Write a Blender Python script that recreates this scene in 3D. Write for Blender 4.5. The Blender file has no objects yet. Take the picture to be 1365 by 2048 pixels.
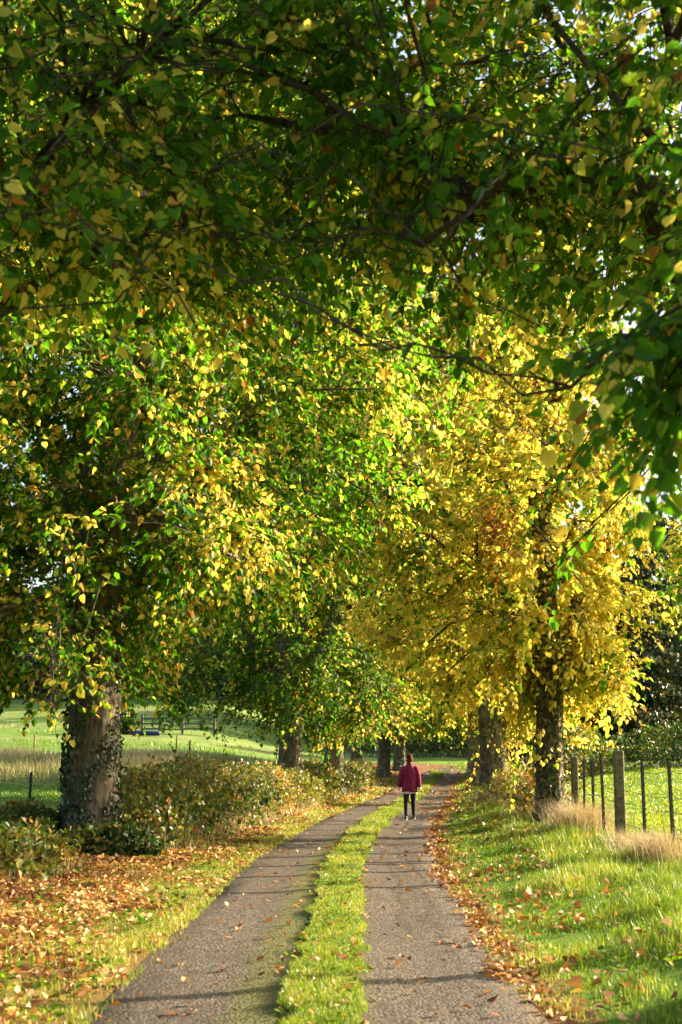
import bpy, bmesh, math, random
import numpy as np
from mathutils import Vector, kdtree
from mathutils import noise as mnoise

SC = bpy.context.scene
COL = SC.collection
rad = math.radians

# ------------------------------------------------------------------ camera, sky, sun, exposure
cam_d = bpy.data.cameras.new('camera')
cam = bpy.data.objects.new('camera', cam_d); COL.objects.link(cam)
cam.location = (0, 0, 1.70); cam.rotation_euler = (rad(90 + 9.66), 0, 0)
cam_d.sensor_fit = 'VERTICAL'; cam_d.sensor_height = 36.0; cam_d.lens = 50.0
cam_d.clip_start = 0.1; cam_d.clip_end = 2000
cam_d.dof.use_dof = True; cam_d.dof.focus_distance = 34.0; cam_d.dof.aperture_fstop = 3.5
SC.camera = cam

SUN_EL, SUN_AZ = 20.0, 24.0      # azimuth: degrees from +X towards +Y
W = bpy.data.worlds.new('World'); SC.world = W; W.use_nodes = True
wn = W.node_tree
bg = wn.nodes['Background']
sky = wn.nodes.new('ShaderNodeTexSky'); sky.sky_type = 'NISHITA'; sky.sun_disc = False
sky.sun_elevation = rad(SUN_EL); sky.sun_rotation = rad(90 - SUN_AZ)
sky.air_density = 1.0; sky.dust_density = 5.0; sky.ozone_density = 1.0
wn.links.new(sky.outputs[0], bg.inputs[0]); bg.inputs[1].default_value = 0.11
sd = bpy.data.lights.new('sun', 'SUN'); sun = bpy.data.objects.new('sun', sd); COL.objects.link(sun)
sd.energy = 5.0; sd.angle = rad(0.5); sd.color = (1.0, 0.84, 0.60)
SUNV = Vector((math.cos(rad(SUN_EL)) * math.cos(rad(SUN_AZ)), math.cos(rad(SUN_EL)) * math.sin(rad(SUN_AZ)), math.sin(rad(SUN_EL))))
sun.rotation_euler = SUNV.to_track_quat('Z', 'Y').to_euler()
vs = SC.view_settings
vs.view_transform = 'Standard'; vs.look = 'None'; vs.exposure = 2.08; vs.gamma = 1.0
SC.render.engine = 'CYCLES'
cy = SC.cycles
cy.max_bounces = 10; cy.diffuse_bounces = 6; cy.glossy_bounces = 2; cy.transmission_bounces = 8; cy.transparent_max_bounces = 4
cy.caustics_reflective = False; cy.caustics_refractive = False
cy.sample_clamp_indirect = 6.0
cy.use_denoising = True; cy.denoiser = 'OPENIMAGEDENOISE'; cy.denoising_input_passes = 'RGB_ALBEDO_NORMAL'; cy.denoising_prefilter = 'ACCURATE'

# ------------------------------------------------------------------ helpers
def link(name, me, mat=None, parent=None):
    o = bpy.data.objects.new(name, me); COL.objects.link(o)
    if mat is not None:
        for m in (mat if isinstance(mat, (list, tuple)) else [mat]): me.materials.append(m)
    if parent is not None: o.parent = parent
    return o

def np_mesh(name, V, faces, attrs=None, smooth=False):
    """faces: list of (n, k) int arrays"""
    V = np.asarray(V, dtype=np.float32).reshape(-1, 3)
    me = bpy.data.meshes.new(name)
    me.vertices.add(len(V)); me.vertices.foreach_set('co', V.ravel())
    faces = [np.asarray(F, dtype=np.int32) for F in faces if len(F)]
    nl = sum(F.size for F in faces); nf = sum(len(F) for F in faces)
    me.loops.add(nl); me.polygons.add(nf)
    me.loops.foreach_set('vertex_index', np.concatenate([F.ravel() for F in faces]))
    st, o = [], 0
    for F in faces:
        k = F.shape[1]
        st.append(o + np.arange(len(F), dtype=np.int32) * k); o += F.size
    me.polygons.foreach_set('loop_start', np.concatenate(st))
    me.polygons.foreach_set('use_smooth', np.full(nf, smooth, dtype=bool))
    me.update(calc_edges=True)
    for k, (dom, arr) in (attrs or {}).items():
        a = me.attributes.new(k, 'FLOAT', dom); a.data.foreach_set('value', np.asarray(arr, dtype=np.float32))
    return me

def tag(o, label=None, cat=None, group=None, kind=None):
    if label: o['label'] = label
    if cat: o['category'] = cat
    if group: o['group'] = group
    if kind: o['kind'] = kind
    return o

def thing(name, label, cat, loc=(0, 0, 0), group=None):
    o = bpy.data.objects.new(name, None); COL.objects.link(o); o.location = loc
    o.empty_display_size = 0.3
    return tag(o, label, cat, group)

def nrm(a):
    return a / np.maximum(np.linalg.norm(a, axis=-1, keepdims=True), 1e-9)

class MB:
    """small mesh builder: boxes, tubes, lofts in one mesh"""
    def __init__(s): s.V = []; s.F4 = []; s.F3 = []; s.n = 0
    def add(s, V, F):
        for f in F:
            (s.F4 if len(f) == 4 else s.F3).append([i + s.n for i in f])
        s.V.extend([tuple(v) for v in V]); s.n += len(V)
    def tube(s, P, R, k=8, cap=True):
        P = [Vector(p) for p in P]
        if not hasattr(R, '__len__'): R = [R] * len(P)
        V, F = [], []
        prev = None
        for i, p in enumerate(P):
            d = (P[min(i + 1, len(P) - 1)] - P[max(i - 1, 0)]).normalized()
            if prev is None:
                a = d.orthogonal().normalized()
            else:
                a = (prev - d * prev.dot(d)).normalized()
            prev = a; b = d.cross(a)
            for j in range(k):
                t = 2 * math.pi * j / k
                V.append(p + (a * math.cos(t) + b * math.sin(t)) * R[i])
        for i in range(len(P) - 1):
            for j in range(k):
                F.append((i * k + j, i * k + (j + 1) % k, (i + 1) * k + (j + 1) % k, (i + 1) * k + j))
        if cap:
            for i0, sgn in ((0, -1), ((len(P) - 1) * k, 1)):
                c = len(V); V.append(P[0] if i0 == 0 else P[-1])
                for j in range(k):
                    t = (i0 + j, i0 + (j + 1) % k, c)
                    F.append(t if sgn > 0 else t[::-1])
        s.add(V, F)
    def box(s, c, h, bev=0.0, rz=0.0):
        cx, cy_, cz = c; hx, hy, hz = h; ca, sa = math.cos(rz), math.sin(rz)
        b = bev
        out = [(-hx + b, -hy), (hx - b, -hy), (hx, -hy + b), (hx, hy - b), (hx - b, hy), (-hx + b, hy), (-hx, hy - b), (-hx, -hy + b)] if b else [(-hx, -hy), (hx, -hy), (hx, hy), (-hx, hy)]
        n = len(out)
        rings = [(-hz, 1.0), (hz - b, 1.0), (hz, 1.0 - (b / max(hx, hy)))] if b else [(-hz, 1.0), (hz, 1.0)]
        V, F = [], []
        for z, k in rings:
            for x, y in out:
                V.append((cx + (x * ca - y * sa) * k, cy_ + (x * sa + y * ca) * k, cz + z))
        for i in range(len(rings) - 1):
            for j in range(n):
                F.append((i * n + j, i * n + (j + 1) % n, (i + 1) * n + (j + 1) % n, (i + 1) * n + j))
        V.append((cx, cy_, cz + hz)); t = len(V) - 1; o = (len(rings) - 1) * n
        for j in range(n): F.append((o + j, o + (j + 1) % n, t))
        s.add(V, F)
    def loft(s, rings, cap=True):
        k = len(rings[0]); V = [v for r in rings for v in r]; F = []
        for i in range(len(rings) - 1):
            for j in range(k):
                F.append((i * k + j, i * k + (j + 1) % k, (i + 1) * k + (j + 1) % k, (i + 1) * k + j))
        if cap:
            for i0, sg in ((0, -1), ((len(rings) - 1) * k, 1)):
                c = len(V); V.append(tuple(np.mean([V[i0 + j] for j in range(k)], axis=0)))
                for j in range(k):
                    t = (i0 + j, i0 + (j + 1) % k, c); F.append(t if sg > 0 else t[::-1])
        s.add(V, F)
    def mesh(s, name, smooth=True):
        fs = []
        if s.F4: fs.append(np.array(s.F4))
        if s.F3: fs.append(np.array(s.F3))
        return np_mesh(name, np.array([tuple(v) for v in s.V]), fs, smooth=smooth)
    def build(s, name, mat, parent=None, smooth=True):
        return link(name, s.mesh(name, smooth), mat, parent)

# ------------------------------------------------------------------ lane path and terrain
_ctrl = np.array([(-.15, -30), (-.16, -10), (-.16, 9.5), (-.08, 16), (0.02, 22), (.38, 29), (1.0, 38), (1.95, 48), (3.15, 60), (4.35, 75), (6.2, 91), (9.0, 102), (14.5, 109), (24, 114), (40, 118), (60, 121)], float)
def _catmull(P, n=24):
    out = []
    for i in range(1, len(P) - 2):
        p0, p1, p2, p3 = P[i - 1], P[i], P[i + 1], P[i + 2]
        for t in np.linspace(0, 1, n, endpoint=False):
            out.append(.5 * ((2 * p1) + (-p0 + p2) * t + (2 * p0 - 5 * p1 + 4 * p2 - p3) * t * t + (-p0 + 3 * p1 - 3 * p2 + p3) * t ** 3))
    return np.array(out)
LP = _catmull(_ctrl)
_seg = np.r_[0, np.cumsum(np.linalg.norm(np.diff(LP, axis=0), axis=1))]
_s = np.arange(0, _seg[-1], 0.6)
LP = np.c_[np.interp(_s, _seg, LP[:, 0]), np.interp(_s, _seg, LP[:, 1])]
LT = nrm(np.gradient(LP, axis=0))
def lat(x, y):
    """signed offset from the lane's centre line, + to the right"""
    x = np.asarray(x, float).ravel(); y = np.asarray(y, float).ravel()
    u = np.empty(len(x))
    for a in range(0, len(x), 20000):
        xx, yy = x[a:a + 20000], y[a:a + 20000]
        d2 = (xx[:, None] - LP[None, :, 0]) ** 2 + (yy[:, None] - LP[None, :, 1]) ** 2
        i = d2.argmin(1)
        dx, dy = xx - LP[i, 0], yy - LP[i, 1]
        side = dx * LT[i, 1] - dy * LT[i, 0]
        u[a:a + 20000] = np.where(np.abs(side) > 0.8 * np.sqrt(d2[np.arange(len(i)), i]), side, np.sign(side) * np.sqrt(d2[np.arange(len(i)), i]))
    return u
def lx(y): return np.interp(y, LP[:170, 1], LP[:170, 0])

_ry = np.arange(-60, 520, 1.0)
def _smooth(a, n):
    k = np.hanning(2 * n + 3)[1:-1]; k /= k.sum()
    return np.convolve(np.pad(a, n, mode='edge'), k, 'valid')
_rz = _smooth(np.interp(_ry, [-60, 60, 78, 91, 106, 120, 170, 260, 520], [0, 0, .08, .32, .95, 1.35, 2.8, 7, 15]), 6)
_lz = _smooth(np.interp(_ry, [-60, 25, 45, 62, 90, 112, 160, 220, 300, 520], [0, 0, .25, .8, 1.7, 3.2, 8.0, 16, 30, 60]), 6)
_fz = _smooth(np.interp(_ry, [-60, 20, 40, 60, 75, 120, 250, 520], [.1, .12, .4, .9, 1.2, 2.0, 6, 14]), 6)
def smst(a, b, x):
    t = np.clip((x - a) / (b - a), 0, 1); return t * t * (3 - 2 * t)
def H(x, y, u=None, dip=False):
    x = np.asarray(x, float); y = np.asarray(y, float); sh = x.shape
    x = x.ravel(); y = y.ravel()
    if u is None: u = lat(x, y)
    r = np.interp(y, _ry, _rz); l = np.interp(y, _ry, _lz); f = np.interp(y, _ry, _fz)
    wl = (1 - smst(-14, -4.2, u)) * (1 - .92 * smst(-14, 0, x) * smst(84, 104, y))
    wr = smst(4.6, 12, u)
    z = r * (1 - wl - wr) + l * wl + f * wr
    z += .20 * smst(1.5, 3.4, u) * (1 - wr) + .12 * (1 - smst(-4.2, -1.6, u)) * (1 - wl)
    off = smst(1.6, 3.5, np.abs(u))
    z += off * (.035 * np.sin(x * 1.9 + .7 * y) * np.sin(y * 1.3 - .4 * x) + .03 * np.sin(x * .63 + 1.1) * np.sin(y * .41))
    z += smst(8, 40, np.abs(u)) * .35 * np.sin(x * .061 + 1) * np.sin(y * .047 + .5)
    if dip: z = z - (.05 + .12 * smst(84, 96, y)) * (1 - smst(1.15, 1.45 + .4 * smst(84, 96, y), np.abs(u)))
    return z.reshape(sh)
def Hs(x, y): return float(H(np.array([x]), np.array([y]))[0])

# ------------------------------------------------------------------ materials
def newmat(name):
    m = bpy.data.materials.new(name); m.use_nodes = True
    nt = m.node_tree; nt.nodes.clear()
    out = nt.nodes.new('ShaderNodeOutputMaterial')
    return m, nt, out
def N(nt, t, **kw):
    n = nt.nodes.new(t)
    for k, v in kw.items():
        if k in n.inputs: n.inputs[k].default_value = v
        else: setattr(n, k, v)
    return n
def ramp(nt, stops, src):
    r = nt.nodes.new('ShaderNodeValToRGB')
    el = r.color_ramp.elements
    while len(el) < len(stops): el.new(0.5)
    for e, (p, c) in zip(el, stops):
        e.position = p; e.color = (*c, 1)
    nt.links.new(src, r.inputs[0]); return r
def noise(nt, vec, scale, detail=4, rough=.6, dist=0.0):
    n = nt.nodes.new('ShaderNodeTexNoise')
    n.inputs['Scale'].default_value = scale; n.inputs['Detail'].default_value = detail
    n.inputs['Roughness'].default_value = rough; n.inputs['Distortion'].default_value = dist
    if vec is not None: nt.links.new(vec, n.inputs['Vector'])
    return n
def mixc(nt, fac, a, b, mode='MIX'):
    m = nt.nodes.new('ShaderNodeMix'); m.data_type = 'RGBA'; m.blend_type = mode
    for s, v in ((m.inputs[0], fac), (m.inputs[6], a), (m.inputs[7], b)):
        if hasattr(v, 'is_linked') or isinstance(v, bpy.types.NodeSocket): nt.links.new(v, s)
        elif isinstance(v, (int, float)): s.default_value = v
        else: s.default_value = (*v, 1)
    return m.outputs[2]
def mth(nt, op, a, b=None):
    m = nt.nodes.new('ShaderNodeMath'); m.operation = op
    for s, v in ((m.inputs[0], a), (m.inputs[1], b)):
        if v is None: continue
        if isinstance(v, bpy.types.NodeSocket): nt.links.new(v, s)
        else: s.default_value = v
    return m.outputs[0]
def sstep(nt, src, a, b):
    m = nt.nodes.new('ShaderNodeMapRange'); m.interpolation_type = 'SMOOTHSTEP'
    nt.links.new(src, m.inputs[0]); m.inputs[1].default_value = a; m.inputs[2].default_value = b
    return m.outputs[0]
def principled(nt, out, col, rough=.8, spec=.3, bump=None, bstr=.5, bdist=.01, metal=0):
    p = nt.nodes.new('ShaderNodeBsdfPrincipled')
    for s, v in ((p.inputs['Base Color'], col), (p.inputs['Roughness'], rough)):
        if isinstance(v, bpy.types.NodeSocket): nt.links.new(v, s)
        elif isinstance(v, (int, float)): s.default_value = v
        else: s.default_value = (*v, 1)
    p.inputs['Specular IOR Level'].default_value = spec; p.inputs['Metallic'].default_value = metal
    if bump is not None:
        b = nt.nodes.new('ShaderNodeBump'); b.inputs['Strength'].default_value = bstr; b.inputs['Distance'].default_value = bdist
        nt.links.new(bump, b.inputs['Height']); nt.links.new(b.outputs[0], p.inputs['Normal'])
    nt.links.new(p.outputs[0], out.inputs[0]); return p

def leaf_mat(name, stops, trans=.45, rough=.42, spec=.45, tgain=(1.25, 1.15, .5), tstops=None):
    m, nt, out = newmat(name)
    a = N(nt, 'ShaderNodeAttribute', attribute_name='hue')
    c = ramp(nt, stops, a.outputs['Fac']).outputs[0]
    p = nt.nodes.new('ShaderNodeBsdfPrincipled')
    nt.links.new(c, p.inputs['Base Color']); p.inputs['Roughness'].default_value = rough
    p.inputs['Specular IOR Level'].default_value = spec
    t = nt.nodes.new('ShaderNodeBsdfTranslucent')
    tc = ramp(nt, tstops, a.outputs['Fac']).outputs[0] if tstops else mixc(nt, 1.0, c, tgain, 'MULTIPLY'); nt.links.new(tc, t.inputs[0])
    mx = nt.nodes.new('ShaderNodeMixShader'); mx.inputs[0].default_value = trans
    nt.links.new(p.outputs[0], mx.inputs[1]); nt.links.new(t.outputs[0], mx.inputs[2])
    nt.links.new(mx.outputs[0], out.inputs[0]); return m

LIME = leaf_mat('lime_leaf', [(0, (.015, .052, .003)), (.22, (.032, .105, .005)), (.42, (.080, .20, .008)), (.56, (.24, .33, .022)), (.70, (.72, .60, .10)), (.82, (.74, .48, .07)), (.92, (.45, .20, .022)), (1, (.20, .075, .02))], trans=.60, spec=.2, rough=.48,
                tstops=[(0, (.040, .13, .003)), (.22, (.072, .22, .005)), (.42, (.15, .35, .010)), (.56, (.40, .48, .022)), (.70, (.88, .72, .10)), (.82, (.88, .55, .07)), (.92, (.55, .25, .03)), (1, (.22, .08, .02))])
HEDGE = leaf_mat('hedge_leaf', [(0, (.02, .05, .012)), (.3, (.05, .11, .02)), (.55, (.20, .24, .035)), (.75, (.46, .40, .09)), (.88, (.38, .20, .07)), (1, (.22, .09, .04))], trans=.35)
IVY = leaf_mat('ivy_leaf', [(0, (.010, .03, .010)), (.5, (.025, .06, .02)), (1, (.07, .12, .04))], trans=.12, rough=.36, spec=.5)
LITTER = leaf_mat('litter_leaf', [(0, (.13, .05, .02)), (.3, (.29, .13, .05)), (.55, (.46, .245, .09)), (.8, (.61, .40, .15)), (1, (.70, .57, .32))], trans=.2, rough=.55, spec=.3)
GRASS = leaf_mat('grass_blade', [(0, (.035, .09, .008)), (.35, (.10, .20, .014)), (.65, (.22, .31, .028)), (.85, (.38, .37, .08)), (1, (.52, .42, .2))], trans=.4, rough=.4, spec=.35)
STRAW = leaf_mat('straw_blade', [(0, (.20, .22, .07)), (.5, (.42, .33, .16)), (1, (.62, .48, .30))], trans=.3, rough=.5, spec=.3, tgain=(1, 1, .8))
DARKL = leaf_mat('dark_leaf', [(0, (.010, .028, .008)), (.5, (.03, .06, .012)), (.75, (.10, .11, .02)), (1, (.2, .11, .035))], trans=.3)

def bark_mat(name, base, dark, lichen, moss, la=.5, ma=.5, vs_=1.0, flake=False):
    m, nt, out = newmat(name)
    tc = N(nt, 'ShaderNodeTexCoord')
    mp = N(nt, 'ShaderNodeMapping'); nt.links.new(tc.outputs['Object'], mp.inputs[0]); mp.inputs['Scale'].default_value = (1, 1, .22)
    n1 = noise(nt, mp.outputs[0], 16 * vs_, 6, .7, .6)
    n2 = noise(nt, mp.outputs[0], 45 * vs_, 5, .7, .3)
    n3 = noise(nt, tc.outputs['Object'], 3.2, 6, .68, .8)
    n4 = noise(nt, tc.outputs['Object'], 1.9, 5, .65, .5)
    c = mixc(nt, sstep(nt, n1.outputs[0], .36, .62), dark, base)
    c = mixc(nt, mth(nt, 'MULTIPLY', sstep(nt, n3.outputs[0], .66 - .2 * la, .72 - .2 * la), .8), c, lichen)
    c = mixc(nt, mth(nt, 'MULTIPLY', sstep(nt, n4.outputs[0], .68 - .25 * ma, .76 - .2 * ma), .85), c, moss)
    h = mth(nt, 'ADD', n1.outputs[0], mth(nt, 'MULTIPLY', n2.outputs[0], .5))
    if flake:
        v = N(nt, 'ShaderNodeTexNoise'); v.inputs['Scale'].default_value = 6.5; v.inputs['Detail'].default_value = 3; v.inputs['Distortion'].default_value = 1.4
        nt.links.new(tc.outputs['Object'], v.inputs['Vector'])
        f = sstep(nt, v.outputs[0], .50, .53)
        c = mixc(nt, f, c, dark); h = mth(nt, 'ADD', h, mth(nt, 'MULTIPLY', f, .8))
    principled(nt, out, c, .9, .15, h, .9, .03)
    return m
BARK = bark_mat('lime_bark', (.22, .18, .13), (.06, .046, .03), (.34, .32, .26), (.05, .06, .022), .5, .35)
BARKF = bark_mat('flaky_bark', (.26, .21, .14), (.05, .04, .02), (.42, .38, .29), (.04, .048, .016), .4, .55, flake=True)
BARKD = bark_mat('dark_bark', (.10, .072, .048), (.03, .022, .015), (.16, .14, .10), (.03, .035, .012), .3, .4)
TWIG = bark_mat('twig_bark', (.11, .075, .05), (.04, .028, .02), (.17, .15, .11), (.04, .045, .02), .3, .3)

def plain(name, col, rough=.7, spec=.3, metal=0, var=.25, scale=20, col2=None, bstr=.3):
    m, nt, out = newmat(name)
    tc = N(nt, 'ShaderNodeTexCoord')
    n = noise(nt, tc.outputs['Object'], scale, 5, .65)
    c2 = col2 or tuple(v * (1 - var) for v in col)
    c = mixc(nt, sstep(nt, n.outputs[0], .35, .65), col, c2)
    principled(nt, out, c, rough, spec, n.outputs[0], bstr, .004, metal)
    return m

# ground: soil and short turf, patches by noise and place
def ground_mat():
    m, nt, out = newmat('turf_ground')
    g = N(nt, 'ShaderNodeNewGeometry'); pos = g.outputs['Position']
    a = N(nt, 'ShaderNodeAttribute', attribute_name='cover').outputs['Fac']   # 0 turf, 1 soil and litter
    b = N(nt, 'ShaderNodeAttribute', attribute_name='pale').outputs['Fac']    # rushes and dry pasture
    n1 = noise(nt, pos, .35, 6, .6); n2 = noise(nt, pos, 4, 6, .7); n3 = noise(nt, pos, 30, 4, .7)
    t = ramp(nt, [(.3, (.05, .12, .010)), (.5, (.09, .19, .014)), (.7, (.15, .24, .022))], n1.outputs[0]).outputs[0]
    t = mixc(nt, mth(nt, 'MULTIPLY', sstep(nt, n2.outputs[0], .45, .7), .5), t, (.16, .20, .04))
    p = ramp(nt, [(.3, (.14, .17, .05)), (.5, (.24, .22, .09)), (.7, (.32, .25, .13))], n1.outputs[0]).outputs[0]
    s = ramp(nt, [(.3, (.07, .045, .02)), (.5, (.16, .09, .035)), (.7, (.26, .14, .05))], n3.outputs[0]).outputs[0]
    c = mixc(nt, b, t, p)
    wob = mth(nt, 'ADD', a, mth(nt, 'MULTIPLY', mth(nt, 'SUBTRACT', n2.outputs[0], .5), .9))
    c = mixc(nt, sstep(nt, wob, .4, .6), c, s)
    principled(nt, out, c, .95, .1, n3.outputs[0], .6, .03)
    return m

def lane_mat():
    m, nt, out = newmat('old_asphalt')
    g = N(nt, 'ShaderNodeNewGeometry'); pos = g.outputs['Position']
    u = N(nt, 'ShaderNodeAttribute', attribute_name='across').outputs['Fac']
    v1 = N(nt, 'ShaderNodeTexVoronoi'); v1.inputs['Scale'].default_value = 40; nt.links.new(pos, v1.inputs['Vector'])
    n1 = noise(nt, pos, 90, 3, .6); n2 = noise(nt, pos, 1.1, 6, .65); n3 = noise(nt, pos, 7, 6, .7)
    chip = mixc(nt, .8, (.10, .085, .075), v1.outputs['Color'], 'MULTIPLY')
    hs = N(nt, 'ShaderNodeRGBToBW'); nt.links.new(v1.outputs['Color'], hs.inputs[0])
    c = ramp(nt, [(.2, (.018, .014, .010)), (.5, (.070, .052, .036)), (.8, (.175, .135, .096))], hs.outputs[0]).outputs[0]
    c = mixc(nt, mth(nt, 'MULTIPLY', sstep(nt, n2.outputs[0], .40, .65), .45), c, (.10, .080, .058))
    c = mixc(nt, mth(nt, 'MULTIPLY', sstep(nt, n3.outputs[0], .52, .75), .45), c, (.05, .042, .036))
    ck = N(nt, 'ShaderNodeTexVoronoi'); ck.feature = 'DISTANCE_TO_EDGE'; ck.inputs['Scale'].default_value = .9
    wv = noise(nt, pos, 2.6, 5, .7); vadd = N(nt, 'ShaderNodeVectorMath', operation='ADD'); nt.links.new(pos, vadd.inputs[0]); vsc = N(nt, 'ShaderNodeVectorMath', operation='SCALE'); nt.links.new(wv.outputs['Color'], vsc.inputs[0]); vsc.inputs['Scale'].default_value = .7; nt.links.new(vsc.outputs[0], vadd.inputs[1]); nt.links.new(vadd.outputs[0], ck.inputs['Vector'])
    crack = mth(nt, 'MULTIPLY', mth(nt, 'SUBTRACT', 1.0, sstep(nt, ck.outputs['Distance'], .004, .014)), sstep(nt, n2.outputs[0], .46, .58))
    c = mixc(nt, mth(nt, 'MULTIPLY', crack, .75), c, (.02, .017, .012))
    n5 = noise(nt, pos, .55, 4, .6, .8); c = mixc(nt, mth(nt, 'MULTIPLY', sstep(nt, n5.outputs[0], .55, .60), .35), c, (.045, .037, .028))
    c = mixc(nt, mth(nt, 'MULTIPLY', sstep(nt, noise(nt, pos, 3.4, 7, .75).outputs[0], .60, .70), .4), c, (.15, .115, .075))
    # moss along the left of the grass strip, a little on its right and at the edges
    d = mth(nt, 'ADD', u, mth(nt, 'MULTIPLY', mth(nt, 'SUBTRACT', n3.outputs[0], .5), .45))
    ml = mth(nt, 'MULTIPLY', sstep(nt, d, -.72, -.45), mth(nt, 'SUBTRACT', 1.0, sstep(nt, d, .2, .45)))
    c = mixc(nt, mth(nt, 'MULTIPLY', ml, .78), c, (.10, .105, .018))
    ed = sstep(nt, mth(nt, 'ADD', mth(nt, 'ABSOLUTE', u), mth(nt, 'MULTIPLY', mth(nt, 'SUBTRACT', n3.outputs[0], .5), .5)), 1.28, 1.5)
    c = mixc(nt, mth(nt, 'MULTIPLY', ed, .7), c, (.12, .075, .035))
    h = mth(nt, 'ADD', mth(nt, 'MULTIPLY', v1.outputs['Distance'], -1.0), mth(nt, 'MULTIPLY', n1.outputs[0], .5))
    principled(nt, out, c, .75, .35, h, 1.0, .012)
    return m

# ------------------------------------------------------------------ ground sheet and lane
def build_ground():
    xs = np.r_[np.linspace(-320, -60, 40), np.linspace(-57, -13, 34), np.arange(-12, 14.01, .22), np.linspace(15, 60, 34), np.linspace(66, 320, 36)]
    ys = np.r_[np.linspace(-60, -4, 16), np.arange(-2, 70, .4), np.arange(70, 130, .8), np.linspace(133, 200, 34), np.linspace(206, 460, 42)]
    X, Y = np.meshgrid(xs, ys)
    u = lat(X, Y); Z = H(X, Y, u, dip=True)
    nx, ny = len(xs), len(ys)
    i = np.arange(ny - 1)[:, None] * nx + np.arange(nx - 1)[None]
    F = np.stack([i, i + 1, i + nx + 1, i + nx], -1).reshape(-1, 4)
    x, y = X.ravel(), Y.ravel()
    cov = ((u < -2.3) & (u > -5.0)) * 1.0 * (y < 105) + ((u >= -2.3) & (u < -1.2)) * .62 * (y < 105) + ((u > 1.1) & (u < 1.9)) * .62 + ((u > 3.2) & (u < 5.0) & (y < 70)) * .35
    pale = (u < -6) * (smst(52, 58, y + .12 * x) * (1 - smst(80, 96, y)) + .5 * smst(90, 110, y) * (.6 + .5 * fnoise(x * .12, y * .2, 1.5, 51)))
    me = np_mesh('ground', np.c_[x, y, Z.ravel()], [F], {'cover': ('POINT', cov), 'pale': ('POINT', pale)}, smooth=True)
    tag(link('ground', me, ground_mat()), kind='structure')

def build_lane():
    us = np.array([-1.60, -1.47, -1.15, -.9, -.65, -.45, -.25, 0, .25, .45, .65, .9, 1.15, 1.47, 1.60])
    k = np.arange(len(LP))
    nv = np.c_[LT[:, 1], -LT[:, 0]]
    rng = np.random.default_rng(3)
    P = LP[:, None, :] + nv[:, None, :] * us[None, :, None]
    wob = _smooth(rng.normal(0, .28, len(LP)), 2) ; wob2 = _smooth(rng.normal(0, .28, len(LP)), 2)
    P[:, 0] += nv * wob[:, None] * .5; P[:, -1] += nv * wob2[:, None] * .5
    z = np.interp(P[..., 1], _ry, _rz) + .012 + .02 * (1 - (us / 1.5) ** 2)[None] - .02 * np.exp(-((np.abs(us) - .75) / .25) ** 2)[None]
    z[:, 0] -= .07; z[:, -1] -= .07
    n = len(us)
    i = np.arange(len(LP) - 1)[:, None] * n + np.arange(n - 1)[None]
    F = np.stack([i, i + 1, i + n + 1, i + n], -1).reshape(-1, 4)
    V = np.concatenate([P, z[..., None]], -1).reshape(-1, 3)
    me = np_mesh('lane', V, [F], {'across': ('POINT', np.tile(us, len(LP)))}, smooth=True)
    tag(link('lane', me, lane_mat()), kind='structure')
    # raised soil under the middle grass
    us = np.array([-.34, -.27, -.15, 0, .15, .27, .34])
    P = LP[:, None, :] + nv[:, None, :] * (us[None, :, None] + .02)
    w1 = _smooth(rng.normal(0, .16, len(LP)), 2); w2 = _smooth(rng.normal(0, .16, len(LP)), 2)
    P[:, 0] += nv * w1[:, None] * .6; P[:, -1] += nv * w2[:, None] * .6
    z = np.interp(P[..., 1], _ry, _rz) + np.array([.0, .035, .05, .058, .05, .035, .0])[None]
    n = len(us); i = np.arange(len(LP) - 1)[:, None] * n + np.arange(n - 1)[None]
    keep = LP[:-1, 1] < 97
    F = np.stack([i, i + 1, i + n + 1, i + n], -1)[keep].reshape(-1, 4)
    V = np.concatenate([P, z[..., None]], -1).reshape(-1, 3)
    me = np_mesh('grass_strip', V, [F], smooth=True)
    tag(link('grass_strip', me, plain('strip_soil', (.05, .065, .015), .95, .1, scale=25, col2=(.075, .05, .022))), kind='structure')

# ------------------------------------------------------------------ blades and leaves (numpy scatter)
def blades(P, h, w, lean, az, hue, bend=.35):
    """lean: horizontal offset of the tip as a fraction of h, az its direction"""
    n = len(P); d = np.c_[np.cos(az), np.sin(az), np.zeros(n)]
    rng = np.random.default_rng(n)
    fa = az + np.pi / 2 + rng.normal(0, .6, n); s = np.c_[np.cos(fa), np.sin(fa), np.zeros(n)]
    up = np.array([0, 0, 1.0])
    hh = h[:, None]; ww = w[:, None] * .5
    m = P + up * hh * .58 + d * hh * (lean * bend)[:, None]
    t = P + up * hh * np.sqrt(np.maximum(1 - .6 * np.minimum(lean, 1.2) ** 2, .1))[:, None] + d * hh * lean[:, None]
    V = np.stack([P - s * ww, P + s * ww, m - s * ww * .8, m + s * ww * .8, t], 1).reshape(-1, 3)
    b = np.arange(n)[:, None] * 5
    q = b + np.array([[0, 1, 3, 2]]); tr = b + np.array([[2, 3, 4]])
    return V, q, tr, np.r_[hue, hue]
def blade_obj(name, P, h, w, lean, az, hue, mat, parent=None):
    V, q, t, hu = blades(P, h, w, lean, az, np.clip(hue, 0, 1))
    return link(name, np_mesh(name, V, [q, t], {'hue': ('FACE', hu)}), mat, parent)

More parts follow.
